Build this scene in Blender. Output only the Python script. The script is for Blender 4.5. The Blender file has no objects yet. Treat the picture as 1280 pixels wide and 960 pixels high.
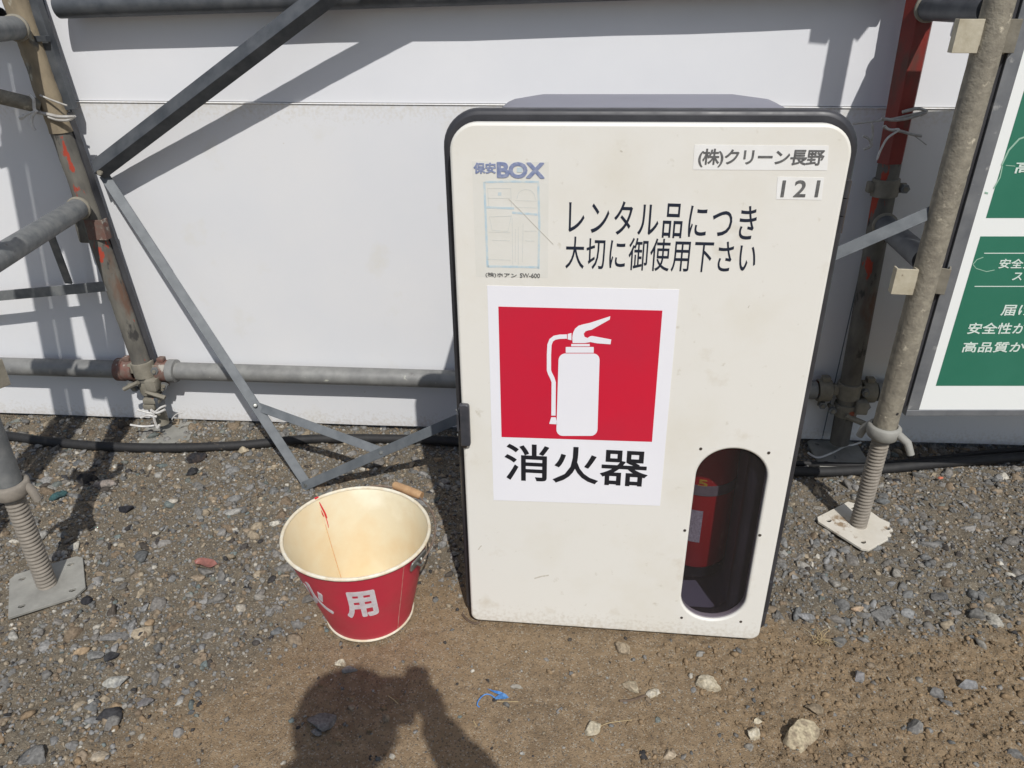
import bpy, bmesh, math, random
import numpy as np
from math import sin, cos, pi, radians
from mathutils import Vector, Matrix

SC = bpy.context.scene
COL = SC.collection
random.seed(7)
RNG = np.random.default_rng(11)

# ------------------------------------------------------------------ camera
CAM_H = 1.10
PITCH = radians(27.5)
FPX = 924.0                      # focal length in pixels of the 1280 px wide photo
cd = bpy.data.cameras.new('camera'); cam = bpy.data.objects.new('camera', cd); COL.objects.link(cam)
cd.sensor_fit = 'HORIZONTAL'; cd.sensor_width = 36.0; cd.lens = 36.0 * FPX / 1280.0
cd.clip_start = 0.01; cd.clip_end = 500
cam.location = (0, 0, CAM_H); cam.rotation_euler = (radians(90) - PITCH, 0, 0)
SC.camera = cam

# ------------------------------------------------------------------ sun and sky
SUN_AZ, SUN_EL = 14.0, 49.0      # light travels away from the camera and a little to the left
az, el = radians(SUN_AZ), radians(SUN_EL)
SDIR = Vector((-sin(az) * cos(el), cos(az) * cos(el), -sin(el)))
w = bpy.data.worlds.new('World'); SC.world = w; w.use_nodes = True
nt = w.node_tree; nt.nodes.clear()
sky = nt.nodes.new('ShaderNodeTexSky'); sky.sky_type = 'NISHITA'; sky.sun_disc = False
sky.sun_elevation = el; sky.sun_rotation = pi - az
sky.air_density = 1.0; sky.dust_density = 1.2
bg = nt.nodes.new('ShaderNodeBackground'); bg.inputs['Strength'].default_value = 0.10
wo = nt.nodes.new('ShaderNodeOutputWorld')
nt.links.new(sky.outputs[0], bg.inputs[0]); nt.links.new(bg.outputs[0], wo.inputs[0])
sl = bpy.data.lights.new('sun', 'SUN'); sl.energy = 4.3; sl.angle = radians(0.5); sl.color = (1.0, 0.972, 0.935)
so = bpy.data.objects.new('sun', sl); COL.objects.link(so)
so.rotation_euler = SDIR.to_track_quat('-Z', 'Y').to_euler(); so.location = (2, -6, 8)
SC.view_settings.view_transform = 'Standard'; SC.view_settings.look = 'None'
SC.view_settings.exposure = -0.17; SC.view_settings.gamma = 1.0
SC.view_settings.use_curve_mapping = False

# ------------------------------------------------------------------ measuring helpers
CP = Vector((0, 0, CAM_H))
FW = Vector((0, cos(PITCH), -sin(PITCH))); UP = Vector((0, sin(PITCH), cos(PITCH)))
FENCE_Y, FENCE_K = 1.81, -0.061
def ray(x, y): return FW + Vector((1, 0, 0)) * ((x - 640) / FPX) - UP * ((y - 480) / FPX)
def on_ground(x, y, z=0.0):
    d = ray(x, y); return CP + d * ((z - CAM_H) / d.z)
def on_fence(x, y, gap=0.0):     # point standing `gap` metres in front of the fence
    d = ray(x, y); return CP + d * ((FENCE_Y - gap) / (d.y - FENCE_K * d.x))
def at_y(x, y, Y):
    d = ray(x, y); return CP + d * (Y / d.y)

# ------------------------------------------------------------------ mesh helpers
class Geo:
    def __init__(s): s.v = []; s.f = []; s.uv = None
    def add(s, v, f):
        o = len(s.v); s.v += [tuple(p) for p in v]; s.f += [tuple(i + o for i in q) for q in f]; return s
    def map(s, fn): s.v = [tuple(fn(Vector(p))) for p in s.v]; return s

def link_mesh(name, geo, mat, parent=None, smooth=False, angle=35, base=None):
    me = bpy.data.meshes.new(name)
    v = geo.v
    if base is not None: v = [(p[0] - base[0], p[1] - base[1], p[2] - base[2]) for p in v]
    me.from_pydata(v, [], geo.f); me.validate(); me.update()
    if mat: me.materials.append(mat)
    bm = bmesh.new(); bm.from_mesh(me); bmesh.ops.recalc_face_normals(bm, faces=bm.faces)
    if smooth:
        a = radians(angle)
        for f in bm.faces: f.smooth = True
        for e in bm.edges:
            if len(e.link_faces) == 2 and e.calc_face_angle(0) > a: e.smooth = False
    bm.to_mesh(me); bm.free()
    o = bpy.data.objects.new(name, me); COL.objects.link(o)
    if parent: o.parent = parent
    return o

class Thing:
    """An Empty at the thing's base that parents its parts; parts are given in world (or local) coordinates."""
    def __init__(s, name, label, cat, loc=(0, 0, 0), group=None, rot=None):
        e = bpy.data.objects.new(name, None); COL.objects.link(e); e.location = loc
        e.empty_display_size = 0.05
        if rot is not None: e.rotation_euler = rot
        e['label'] = label; e['category'] = cat
        if group: e['group'] = group
        s.e = e; s.loc = tuple(loc); s.local = rot is not None
    def part(s, name, geo, mat, parent=None, smooth=False, angle=35, label=None, stuff=False):
        o = link_mesh(name, geo, mat, parent or s.e, smooth, angle, None if s.local else s.loc)
        if label: o['label'] = label
        if stuff: o['kind'] = 'stuff'
        return o

def tagged(name, geo, mat, label, cat, group=None, smooth=False, loc=None, angle=35):
    o = link_mesh(name, geo, mat, None, smooth, angle, loc)
    if loc is not None: o.location = loc
    o['label'] = label; o['category'] = cat
    if group: o['group'] = group
    return o

def frame_of(d):
    d = Vector(d).normalized()
    a = Vector((0, 0, 1)) if abs(d.z) < 0.9 else Vector((0, 1, 0))
    x = d.cross(a).normalized(); y = x.cross(d).normalized()
    return x, y, d

def g_tube(path, r, n=16, caps=True, wall=0.0):
    """round bar along a path; r is a number or one per point; wall > 0 makes open pipe ends with a rim"""
    P = [Vector(p) for p in path]; R = r if isinstance(r, (list, tuple)) else [r] * len(P)
    g = Geo(); v = []; f = []
    prev = None
    for i, p in enumerate(P):
        t = (P[min(i + 1, len(P) - 1)] - P[max(i - 1, 0)]).normalized()
        if prev is None: x = frame_of(t)[0]
        else: x = (prev - t * prev.dot(t)).normalized()
        y = t.cross(x)
        prev = x
        for k in range(n):
            a = 2 * pi * k / n
            v.append(p + (x * cos(a) + y * sin(a)) * R[i])
    for i in range(len(P) - 1):
        for k in range(n):
            a = i * n + k; b = i * n + (k + 1) % n
            f.append((a, b, b + n, a + n))
    if caps and not wall:
        f.append(tuple(range(n))[::-1]); f.append(tuple((len(P) - 1) * n + k for k in range(n)))
    g.add(v, f)
    if wall:
        for end in (0, len(P) - 1):
            t = (P[end] - P[1 if end == 0 else end - 1]).normalized()
            x = None
            ring = v[end * n:end * n + n]
            c = P[end]
            vi = [c + (q - c) * (1 - wall / R[end]) for q in ring]
            vd = [q - t * 0.05 for q in vi]
            vv = ring + vi + vd
            ff = [(k, (k + 1) % n, n + (k + 1) % n, n + k) for k in range(n)]
            ff += [(n + k, n + (k + 1) % n, 2 * n + (k + 1) % n, 2 * n + k) for k in range(n)]
            ff.append(tuple(2 * n + k for k in range(n)))
            g.add(vv, ff)
    return g

def crust(g, amp, sc, seed=0.0):
    from mathutils import noise as mn
    o = Vector((seed, seed * 2.3, 0))
    def f(p):
        n_ = mn.noise_vector(p * sc + o) * .7 + mn.noise_vector(p * sc * 3.1 + o) * .4
        return p + n_ * amp
    return g.map(f)

def g_box(c, size, axes=None, bev=0.0):
    """box with chamfered edges; axes = three unit vectors"""
    bm = bmesh.new(); bmesh.ops.create_cube(bm, size=1.0)
    for vtx in bm.verts: vtx.co = Vector((vtx.co.x * size[0], vtx.co.y * size[1], vtx.co.z * size[2]))
    if bev: bmesh.ops.bevel(bm, geom=list(bm.edges), offset=bev, segments=2, affect='EDGES', profile=0.5)
    X, Y, Z = [Vector(a) for a in (axes or ((1, 0, 0), (0, 1, 0), (0, 0, 1)))]
    c = Vector(c); bm.verts.index_update()
    v = [c + X * q.co.x + Y * q.co.y + Z * q.co.z for q in bm.verts]
    f = [tuple(q.index for q in fa.verts) for fa in bm.faces]
    bm.free(); return Geo().add(v, f)

def g_bar(p0, p1, wdt, thk, wide_dir, bev=0.0008, sag=None):
    """flat bar from p0 to p1, `wide_dir` is where its width points"""
    p0, p1 = Vector(p0), Vector(p1); d = (p1 - p0); L = d.length; d.normalize()
    wv = Vector(wide_dir); wv = (wv - d * wv.dot(d)).normalized(); t = d.cross(wv)
    return g_box((p0 + p1) / 2, (L, wdt, thk), (d, wv, t), bev)

def g_lathe(profile, c=(0, 0, 0), n=48, axis=(0, 0, 1), close=False):
    x, y, d = frame_of(axis); c = Vector(c); v = []; f = []
    for r, h in profile:
        for k in range(n):
            a = 2 * pi * k / n; v.append(c + d * h + (x * cos(a) + y * sin(a)) * r)
    m = len(profile)
    for i in range(m - 1 if not close else m):
        for k in range(n):
            a = i * n + k; b = i * n + (k + 1) % n; j = ((i + 1) % m - i) * n
            f.append((a, b, b + j, a + j))
    if not close:
        if profile[0][0] > 1e-6: f.append(tuple(range(n))[::-1])
        if profile[-1][0] > 1e-6: f.append(tuple((m - 1) * n + k for k in range(n)))
    return Geo().add(v, f)

def curve_mesh(cu):
    o = bpy.data.objects.new('tmp', cu); COL.objects.link(o)
    bpy.context.view_layer.update()
    me = bpy.data.meshes.new_from_object(o.evaluated_get(bpy.context.evaluated_depsgraph_get()))
    g = Geo().add([tuple(v.co) for v in me.vertices], [tuple(p.vertices) for p in me.polygons])
    bpy.data.objects.remove(o); bpy.data.curves.remove(cu); bpy.data.meshes.remove(me)
    return g

def g_prism(loops, z0, z1, bev=0.0):
    """outline(s) in xy (later ones are holes) given thickness z0..z1, with rounded edges"""
    cu = bpy.data.curves.new('tmp', 'CURVE'); cu.dimensions = '2D'; cu.fill_mode = 'BOTH'
    for L in loops:
        s = cu.splines.new('POLY'); s.points.add(len(L) - 1)
        for i, p in enumerate(L): s.points[i].co = (p[0], p[1], 0, 1)
        s.use_cyclic_u = True
    cu.extrude = max((z1 - z0) / 2 - bev, 0); cu.bevel_depth = bev; cu.bevel_resolution = 2
    if bev: cu.offset = -bev
    g = curve_mesh(cu)
    zc = (z0 + z1) / 2
    return g.map(lambda p: (p.x, p.y, p.z + zc))

def g_text(body, x0, y0, x1, y1, bold=0.0, thick=0.0004, spacing=1.0, shear=0.0, safe=0.008):
    """lettering fitted to the rectangle x0..x1, y0..y1, standing thick above z = 0"""
    cu = bpy.data.curves.new('tmp', 'FONT'); cu.body = body; cu.size = 1.0
    cu.offset = min(bold, safe); cu.extrude = 0.001; cu.space_character = spacing; cu.shear = shear
    cu.resolution_u = 4
    g = curve_mesh(cu); extra = bold - safe
    if extra > 0.001:            # heavier strokes: the same outline laid down again a hair to each side
        src = list(g.v), list(g.f); N = 8
        g = Geo()
        for k in range(N):
            dx, dy = extra * cos(2 * pi * k / N), extra * sin(2 * pi * k / N)
            g.add([(p[0] + dx, p[1] + dy, p[2] + (k * .12 * .001 if p[2] > 0 else 0)) for p in src[0]], src[1])
    xs = [p[0] for p in g.v]; ys = [p[1] for p in g.v]
    ax, bx, ay, by = min(xs), max(xs), min(ys), max(ys)
    return g.map(lambda p: (x0 + (p.x - ax) / (bx - ax) * (x1 - x0), y0 + (p.y - ay) / (by - ay) * (y1 - y0),
                            thick * (p.z / .001) if p.z > 0 else 0.0))

def rrect(x0, y0, x1, y1, r, n=8):
    """rounded rectangle, r = one radius or (bl, br, tr, tl)"""
    if not isinstance(r, (tuple, list)): r = (r,) * 4
    out = []
    for (cx, cy, rr, a0) in ((x0 + r[0], y0 + r[0], r[0], 180), (x1 - r[1], y0 + r[1], r[1], 270),
                             (x1 - r[2], y1 - r[2], r[2], 0), (x0 + r[3], y1 - r[3], r[3], 90)):
        for k in range(n + 1):
            a = radians(a0 + 90 * k / n); out.append((cx + rr * cos(a), cy + rr * sin(a)))
    return out

# ------------------------------------------------------------------ materials
def mat(name, c1, c2=None, scale=8, detail=6, lo=0.35, hi=0.65, rough=0.6, metal=0.0, bump=0.0, bscale=60,
        spots=(), stretch=None, spec=None, rough2=None):
    """base colour c1 mixed with c2 by noise; spots = list of (colour, noise scale, threshold, softness)"""
    m = bpy.data.materials.new(name); m.use_nodes = True; n = m.node_tree; b = n.nodes['Principled BSDF']
    b.inputs['Roughness'].default_value = rough; b.inputs['Metallic'].default_value = metal
    if spec is not None: b.inputs['Specular IOR Level'].default_value = spec
    tc = n.nodes.new('ShaderNodeTexCoord'); src = tc.outputs['Object']
    if stretch:
        mp = n.nodes.new('ShaderNodeMapping'); mp.inputs['Scale'].default_value = stretch
        n.links.new(src, mp.inputs[0]); src = mp.outputs[0]
    def noise(sc, det=6, seed=0.0, rgh=0.6):
        t = n.nodes.new('ShaderNodeTexNoise'); t.noise_dimensions = '4D'; t.inputs['W'].default_value = seed
        t.inputs['Scale'].default_value = sc; t.inputs['Detail'].default_value = det
        t.inputs['Roughness'].default_value = rgh; n.links.new(src, t.inputs['Vector']); return t.outputs['Fac']
    def ramp(f, a, c):
        t = n.nodes.new('ShaderNodeMapRange'); t.inputs['From Min'].default_value = a; t.inputs['From Max'].default_value = c
        n.links.new(f, t.inputs['Value']); return t.outputs[0]
    def mix(f, a, c):
        t = n.nodes.new('ShaderNodeMix'); t.data_type = 'RGBA'; n.links.new(f, t.inputs[0])
        for q, i in ((a, 6), (c, 7)):
            if isinstance(q, (tuple, list)): t.inputs[i].default_value = (*q, 1)
            else: n.links.new(q, t.inputs[i])
        return t.outputs[2]
    col = c1
    if c2: col = mix(ramp(noise(scale, detail), lo, hi), c1, c2)
    for i, (sc_, nscale, th, soft) in enumerate(spots):
        col = mix(ramp(noise(nscale, 5, 3.1 + i * 7.7), th, th + soft), col, sc_)
    if isinstance(col, (tuple, list)): b.inputs['Base Color'].default_value = (*col, 1)
    else: n.links.new(col, b.inputs['Base Color'])
    if rough2 is not None:
        t = n.nodes.new('ShaderNodeMapRange'); n.links.new(noise(scale * 2, 5, 9.0), t.inputs['Value'])
        t.inputs['From Min'].default_value = 0.35; t.inputs['From Max'].default_value = 0.65
        t.inputs['To Min'].default_value = rough; t.inputs['To Max'].default_value = rough2
        n.links.new(t.outputs[0], b.inputs['Roughness'])
    if bump:
        bn = n.nodes.new('ShaderNodeBump'); bn.inputs['Distance'].default_value = bump; bn.inputs['Strength'].default_value = 1.0
        n.links.new(noise(bscale, 5, 20.0), bn.inputs['Height']); n.links.new(bn.outputs[0], b.inputs['Normal'])
    m['h'] = 1
    return m

M = {}
M['door'] = mat('door_white', (.725, .71, .655), (.66, .625, .53), 5, 6, .50, .85, rough=.38, bump=.0003, bscale=25,
                spots=(((.42, .37, .28), 150, .70, .05), ((.56, .51, .41), 13, .60, .22), ((.20, .18, .15), 330, .765, .02), ((.58, .55, .47), 46, .64, .10)))
M['rubber'] = mat('black_rubber', (.022, .022, .026), (.045, .045, .05), 14, rough=.55, rough2=.4, spots=(((.12, .11, .10), 60, .66, .1),))
M['body'] = mat('box_body_plastic', (.19, .19, .225), (.22, .22, .26), 5, rough=.5, spots=(((.40, .37, .30), 12, .66, .12),))
M['latch'] = mat('latch_dark', (.035, .038, .045), (.06, .06, .068), 40, rough=.35)
M['rustscrew'] = mat('dull_rivet', (.13, .11, .09), (.06, .05, .045), 300, rough=.5, metal=.6)
M['paper'] = mat('poster_paper', (.80, .80, .83), (.77, .77, .81), 5, rough=.32, bump=.0004, bscale=7)
M['posterred'] = mat('poster_red', (.58, .013, .040), (.52, .018, .045), 7, rough=.3, spots=(((.72, .10, .12), 26, .74, .12),), bump=.0004, bscale=7)
M['ink'] = mat('black_ink', (.012, .013, .018), rough=.4)
M['inknavy'] = mat('navy_lettering', (.012, .018, .034), rough=.4)
M['plate'] = mat('white_label', (.80, .80, .78), (.74, .73, .69), 20, rough=.4)
M['greyink'] = mat('grey_ink', (.085, .085, .085), (.15, .15, .145), 220, rough=.5)
M['oldsticker'] = mat('aged_clear_sticker', (.67, .66, .60), (.70, .69, .64), 30, rough=.3)
M['bluegrey'] = mat('blue_grey_print', (.17, .21, .36), (.30, .33, .44), 200, rough=.4)
M['paleblue'] = mat('faded_blue_print', (.42, .56, .64), (.60, .64, .62), 90, rough=.4)
M['faintblue'] = mat('faint_blue_print', (.56, .59, .57), (.64, .63, .57), 160, rough=.4)
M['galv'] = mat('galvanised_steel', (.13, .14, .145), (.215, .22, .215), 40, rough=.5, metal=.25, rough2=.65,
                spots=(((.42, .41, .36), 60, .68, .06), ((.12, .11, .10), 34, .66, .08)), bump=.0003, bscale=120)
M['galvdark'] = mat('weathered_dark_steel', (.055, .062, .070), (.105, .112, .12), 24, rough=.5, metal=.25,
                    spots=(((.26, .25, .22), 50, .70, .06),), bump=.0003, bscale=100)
M['flat'] = mat('dull_zinc_bar', (.085, .096, .104), (.13, .142, .15), 30, rough=.6, metal=.1, bump=.0003, bscale=150, spots=(((.10, .09, .08), 60, .70, .05),))
M['lowpipe'] = mat('old_scaffold_pipe', (.165, .165, .16), (.25, .25, .235), 24, rough=.55, metal=.15,
                   spots=(((.55, .55, .46), 36, .67, .05), ((.10, .09, .085), 22, .64, .08), ((.52, .62, .12), 21, .785, .01)), bump=.0004, bscale=90)
M['beigepipe'] = mat('cement_crusted_pipe', (.265, .24, .185), (.17, .152, .118), 60, rough=.85, spots=(((.52, .47, .36), 55, .62, .1), ((.10, .09, .07), 48, .72, .04)), bump=.0022, bscale=150)
M['beigetab'] = mat('cream_dipped_steel', (.46, .42, .32), (.34, .30, .21), 40, rough=.75, spots=(((.14, .10, .07), 60, .68, .05),), bump=.0006, bscale=120)
M['threads'] = mat('dusty_thread', (.20, .178, .148), (.27, .24, .20), 60, rough=.75, metal=.1, spots=(((.26, .17, .10), 25, .64, .12),))
M['jackplate'] = mat('painted_jack_plate', (.29, .285, .255), (.20, .195, .175), 22, rough=.7, spots=(((.22, .17, .12), 16, .66, .12),), bump=.0004, bscale=90)
M['jackplate2'] = mat('pale_jack_plate', (.60, .57, .50), (.52, .48, .40), 18, rough=.75, spots=(((.26, .19, .12), 17, .60, .05),), bump=.0004, bscale=90)
M['redsteel'] = mat('red_painted_steel', (.24, .022, .013), (.13, .016, .012), 12, rough=.5, stretch=(1, 1, .35), spots=(((.075, .035, .025), 16, .50, .14), ((.34, .12, .07), 40, .70, .05)), bump=.0004, bscale=60)
M['rustpost'] = mat('rusty_dirty_post', (.16, .15, .125), (.085, .08, .07), 26, rough=.8, stretch=(1, 1, .4),
                    spots=(((.13, .075, .05), 16, .56, .10), ((.34, .045, .022), 22, .625, .02), ((.04, .038, .035), 30, .58, .06), ((.38, .36, .30), 44, .70, .03)), bump=.0009, bscale=80)
M['mudpost'] = mat('mud_caked_post', (.29, .235, .155), (.19, .155, .105), 30, rough=.9, stretch=(1, 1, .5),
                   spots=(((.12, .115, .10), 18, .56, .06), ((.36, .34, .27), 40, .62, .05)), bump=.0012, bscale=90)
M['coupler'] = mat('dirty_coupler', (.24, .22, .175), (.17, .155, .12), 40, rough=.8, spots=(((.30, .08, .04), 22, .64, .05), ((.40, .38, .30), 40, .66, .05)), bump=.0008, bscale=110)
M['redcoupler'] = mat('red_oxide_steel', (.15, .06, .045), (.14, .11, .09), 60, rough=.75, spots=(((.33, .31, .27), 50, .58, .06),), bump=.0006, bscale=110)
M['fence'] = mat('white_panel', (.68, .69, .71), (.72, .725, .74), 3, rough=.42, bump=.0004, bscale=3,
                 spots=(((.50, .47, .40), 34, .755, .05),))
M['fencelow'] = mat('white_panel_lower', (.66, .67, .685), (.70, .70, .70), 2.5, rough=.42, bump=.0004, bscale=3,
                    spots=(((.45, .40, .31), 44, .735, .05), ((.63, .61, .54), 5, .60, .2)))
M['rim'] = mat('cream_rim', (.72, .69, .58), (.60, .50, .34), 45, rough=.4, spots=(((.24, .12, .07), 60, .68, .05),))
M['bucketin'] = mat('cream_enamel', (.70, .62, .44), (.66, .50, .29), 9, 5, .45, .75, rough=.32, spots=(((.82, .78, .62), 7, .55, .2), ((.42, .34, .24), 70, .765, .03)))
M['bucketred'] = mat('bucket_red', (.56, .030, .060), (.48, .045, .065), 10, rough=.32, rough2=.5, spots=(((.44, .20, .17), 70, .68, .06), ((.34, .17, .11), 14, .64, .16)), bump=.0005, bscale=14)
M['bucketwhite'] = mat('bucket_white_lettering', (.70, .68, .69), (.58, .50, .52), 60, rough=.5)
M['wire'] = mat('rusty_wire', (.20, .13, .09), (.28, .24, .20), 80, rough=.6, metal=.4)
M['zinc'] = mat('bright_zinc', (.36, .37, .35), (.12, .12, .11), 70, rough=.4, metal=.6)
M['wood'] = mat('turned_wood', (.46, .29, .15), (.34, .20, .10), 60, rough=.6, stretch=(1, 1, 1))
M['hose'] = mat('black_hose', (.012, .012, .013), (.022, .021, .020), 60, rough=.7, spots=(((.16, .13, .10), 30, .64, .1),))
M['tie'] = mat('white_plastic_tie', (.66, .65, .62), (.45, .43, .40), 60, rough=.6)
M['tiedirty'] = mat('dirty_tie_wire', (.30, .28, .25), (.42, .41, .38), 90, rough=.6)
M['leaf'] = mat('dry_red_leaf', (.33, .14, .11), (.20, .08, .065), 60, rough=.4, bump=.0006, bscale=120)
M['scrap'] = mat('blue_plastic', (.03, .14, .42), (.12, .30, .58), 160, rough=.3)
M['twig'] = mat('dry_straw', (.36, .27, .14), (.46, .36, .20), 100, rough=.7)
M['twigdark'] = mat('dark_twig', (.09, .06, .04), (.14, .10, .07), 100, rough=.8)
M['signframe'] = mat('sign_frame_zinc', (.13, .138, .15), (.20, .208, .215), 16, rough=.5, metal=.3, spots=(((.42, .42, .40), 28, .63, .1),))
M['signwhite'] = mat('sign_white', (.76, .78, .76), rough=.3)
M['signgreen'] = mat('sign_green', (.022, .145, .092), (.030, .165, .108), 6, rough=.28, spots=(((.10, .26, .18), 120, .76, .03),))
M['signtext'] = mat('sign_lettering', (.62, .70, .64), rough=.35)
M['scratch'] = mat('scratch_mark', (.28, .44, .34), rough=.6)
M['extred'] = mat('extinguisher_red', (.62, .015, .02), rough=.28)
M['extlabel'] = mat('extinguisher_label', (.72, .72, .70), (.40, .40, .40), 260, rough=.4)
M['strap'] = mat('grey_strap', (.22, .20, .19), (.28, .26, .24), 60, rough=.8)
M['yellow'] = mat('yellow_print', (.65, .45, .04), rough=.4)
M['black'] = mat('black_plastic', (.02, .02, .022), rough=.35)
M['scufftone'] = mat('faint_scratch', (.46, .42, .35), (.60, .57, .50), 200, rough=.5)
M['skin'] = mat('skin', (.55, .33, .22), (.50, .28, .18), 30, rough=.5)
M['jacket'] = mat('navy_work_jacket', (.03, .045, .08), (.04, .055, .10), 30, rough=.85, bump=.002, bscale=12)
M['trousers'] = mat('grey_work_trousers', (.09, .09, .10), (.12, .12, .13), 30, rough=.9, bump=.002, bscale=12)
M['boot'] = mat('black_boot', (.02, .018, .016), (.06, .05, .04), 30, rough=.6)
M['helmet'] = mat('white_helmet', (.75, .75, .74), rough=.25)
M['hair'] = mat('black_hair', (.012, .010, .009), rough=.5)

# dirt creeping up the foot of the white door (a stain with its own shape)
def add_foot_dirt(m, z0, z1, colour):
    n = m.node_tree; b = n.nodes['Principled BSDF']; old = b.inputs['Base Color'].links[0].from_socket
    tc = n.nodes.new('ShaderNodeTexCoord'); sep = n.nodes.new('ShaderNodeSeparateXYZ'); n.links.new(tc.outputs['Object'], sep.inputs[0])
    r = n.nodes.new('ShaderNodeMapRange'); n.links.new(sep.outputs['Z'], r.inputs['Value'])
    r.inputs['From Min'].default_value = z1; r.inputs['From Max'].default_value = z0
    if z0 > .5:                      # dirt gathered along an upper edge
        r.inputs['From Min'].default_value = z0; r.inputs['From Max'].default_value = z1
    ns = n.nodes.new('ShaderNodeTexNoise'); ns.inputs['Scale'].default_value = 130; ns.inputs['Detail'].default_value = 7
    n.links.new(tc.outputs['Object'], ns.inputs['Vector'])
    ad = n.nodes.new('ShaderNodeMath'); ad.operation = 'MULTIPLY_ADD'; n.links.new(ns.outputs['Fac'], ad.inputs[0])
    ad.inputs[1].default_value = 1.6; ad.inputs[2].default_value = -1.15
    a2 = n.nodes.new('ShaderNodeMath'); a2.operation = 'ADD'; n.links.new(ad.outputs[0], a2.inputs[0]); n.links.new(r.outputs[0], a2.inputs[1])
    cl = n.nodes.new('ShaderNodeMapRange'); n.links.new(a2.outputs[0], cl.inputs['Value'])
    cl.inputs['From Min'].default_value = 0.15; cl.inputs['From Max'].default_value = 0.9; cl.inputs['To Max'].default_value = 0.55
    mx = n.nodes.new('ShaderNodeMix'); mx.data_type = 'RGBA'; n.links.new(cl.outputs[0], mx.inputs[0])
    n.links.new(old, mx.inputs[6]); mx.inputs[7].default_value = (*colour, 1); n.links.new(mx.outputs[2], b.inputs['Base Color'])
add_foot_dirt(M['door'], -.02, 0.085, (.38, .31, .21))

add_foot_dirt(M['fencelow'], .80, .90, (.50, .45, .34))
add_foot_dirt(M['fencelow'], .0, .10, (.42, .36, .27))

# tinted acrylic pane
def pane_mat():
    m = bpy.data.materials.new('tinted_acrylic'); m.use_nodes = True; n = m.node_tree; n.nodes.clear()
    out = n.nodes.new('ShaderNodeOutputMaterial'); tr = n.nodes.new('ShaderNodeBsdfTransparent'); tr.inputs[0].default_value = (.70, .68, .73, 1)
    gl = n.nodes.new('ShaderNodeBsdfGlossy'); gl.inputs['Roughness'].default_value = .12; gl.inputs[0].default_value = (1, 1, 1, 1)
    fr = n.nodes.new('ShaderNodeFresnel'); fr.inputs[0].default_value = 1.48
    geo_ = n.nodes.new('ShaderNodeNewGeometry'); inv = n.nodes.new('ShaderNodeMath'); inv.operation = 'SUBTRACT'; inv.inputs[0].default_value = 1.0
    n.links.new(geo_.outputs['Backfacing'], inv.inputs[1]); mu = n.nodes.new('ShaderNodeMath'); mu.operation = 'MULTIPLY'
    n.links.new(fr.outputs[0], mu.inputs[0]); n.links.new(inv.outputs[0], mu.inputs[1])      # only the outer face mirrors
    mx = n.nodes.new('ShaderNodeMixShader'); n.links.new(mu.outputs[0], mx.inputs[0]); n.links.new(tr.outputs[0], mx.inputs[1]); n.links.new(gl.outputs[0], mx.inputs[2])
    df = n.nodes.new('ShaderNodeBsdfDiffuse'); df.inputs[0].default_value = (.5, .45, .4, 1)
    tc = n.nodes.new('ShaderNodeTexCoord'); mp = n.nodes.new('ShaderNodeMapping'); mp.inputs['Rotation'].default_value = (0, .5, 0); mp.inputs['Scale'].default_value = (3, 1, .7)
    n.links.new(tc.outputs['Object'], mp.inputs[0])
    ns = n.nodes.new('ShaderNodeTexNoise'); ns.inputs['Scale'].default_value = 110; ns.inputs['Detail'].default_value = 3; n.links.new(mp.outputs[0], ns.inputs['Vector'])
    r = n.nodes.new('ShaderNodeMapRange'); r.inputs['From Min'].default_value = .69; r.inputs['From Max'].default_value = .76; r.inputs['To Max'].default_value = .10
    n.links.new(ns.outputs['Fac'], r.inputs['Value'])
    ad = n.nodes.new('ShaderNodeMath'); ad.operation = 'ADD'; ad.inputs[1].default_value = .022; n.links.new(r.outputs[0], ad.inputs[0])
    m2 = n.nodes.new('ShaderNodeMixShader'); n.links.new(ad.outputs[0], m2.inputs[0]); n.links.new(mx.outputs[0], m2.inputs[1]); n.links.new(df.outputs[0], m2.inputs[2])
    n.links.new(m2.outputs[0], out.inputs[0]); return m
M['pane'] = pane_mat()

# ------------------------------------------------------------------ numeric noise for ground relief
_tab = RNG.random((512, 512))
def vnoise(x, y, seed=0):
    x = np.asarray(x, float) + seed * 17.31; y = np.asarray(y, float) + seed * 9.77
    xi = np.floor(x).astype(int); yi = np.floor(y).astype(int); fx = x - xi; fy = y - yi
    fx = fx * fx * (3 - 2 * fx); fy = fy * fy * (3 - 2 * fy)
    g = lambda i, j: _tab[i % 512, j % 512]
    return (g(xi, yi) * (1 - fx) + g(xi + 1, yi) * fx) * (1 - fy) + (g(xi, yi + 1) * (1 - fx) + g(xi + 1, yi + 1) * fx) * fy
def fbm(x, y, sc, oct_=4, seed=0):
    s = 0; a = 1.0; t = 0
    for o in range(oct_):
        s = s + a * vnoise(x * sc, y * sc, seed + o); t += a; a *= .55; sc *= 2.03
    return s / t
def sstep(a, b, v):
    t = np.clip((v - a) / (b - a), 0, 1); return t * t * (3 - 2 * t)

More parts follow.
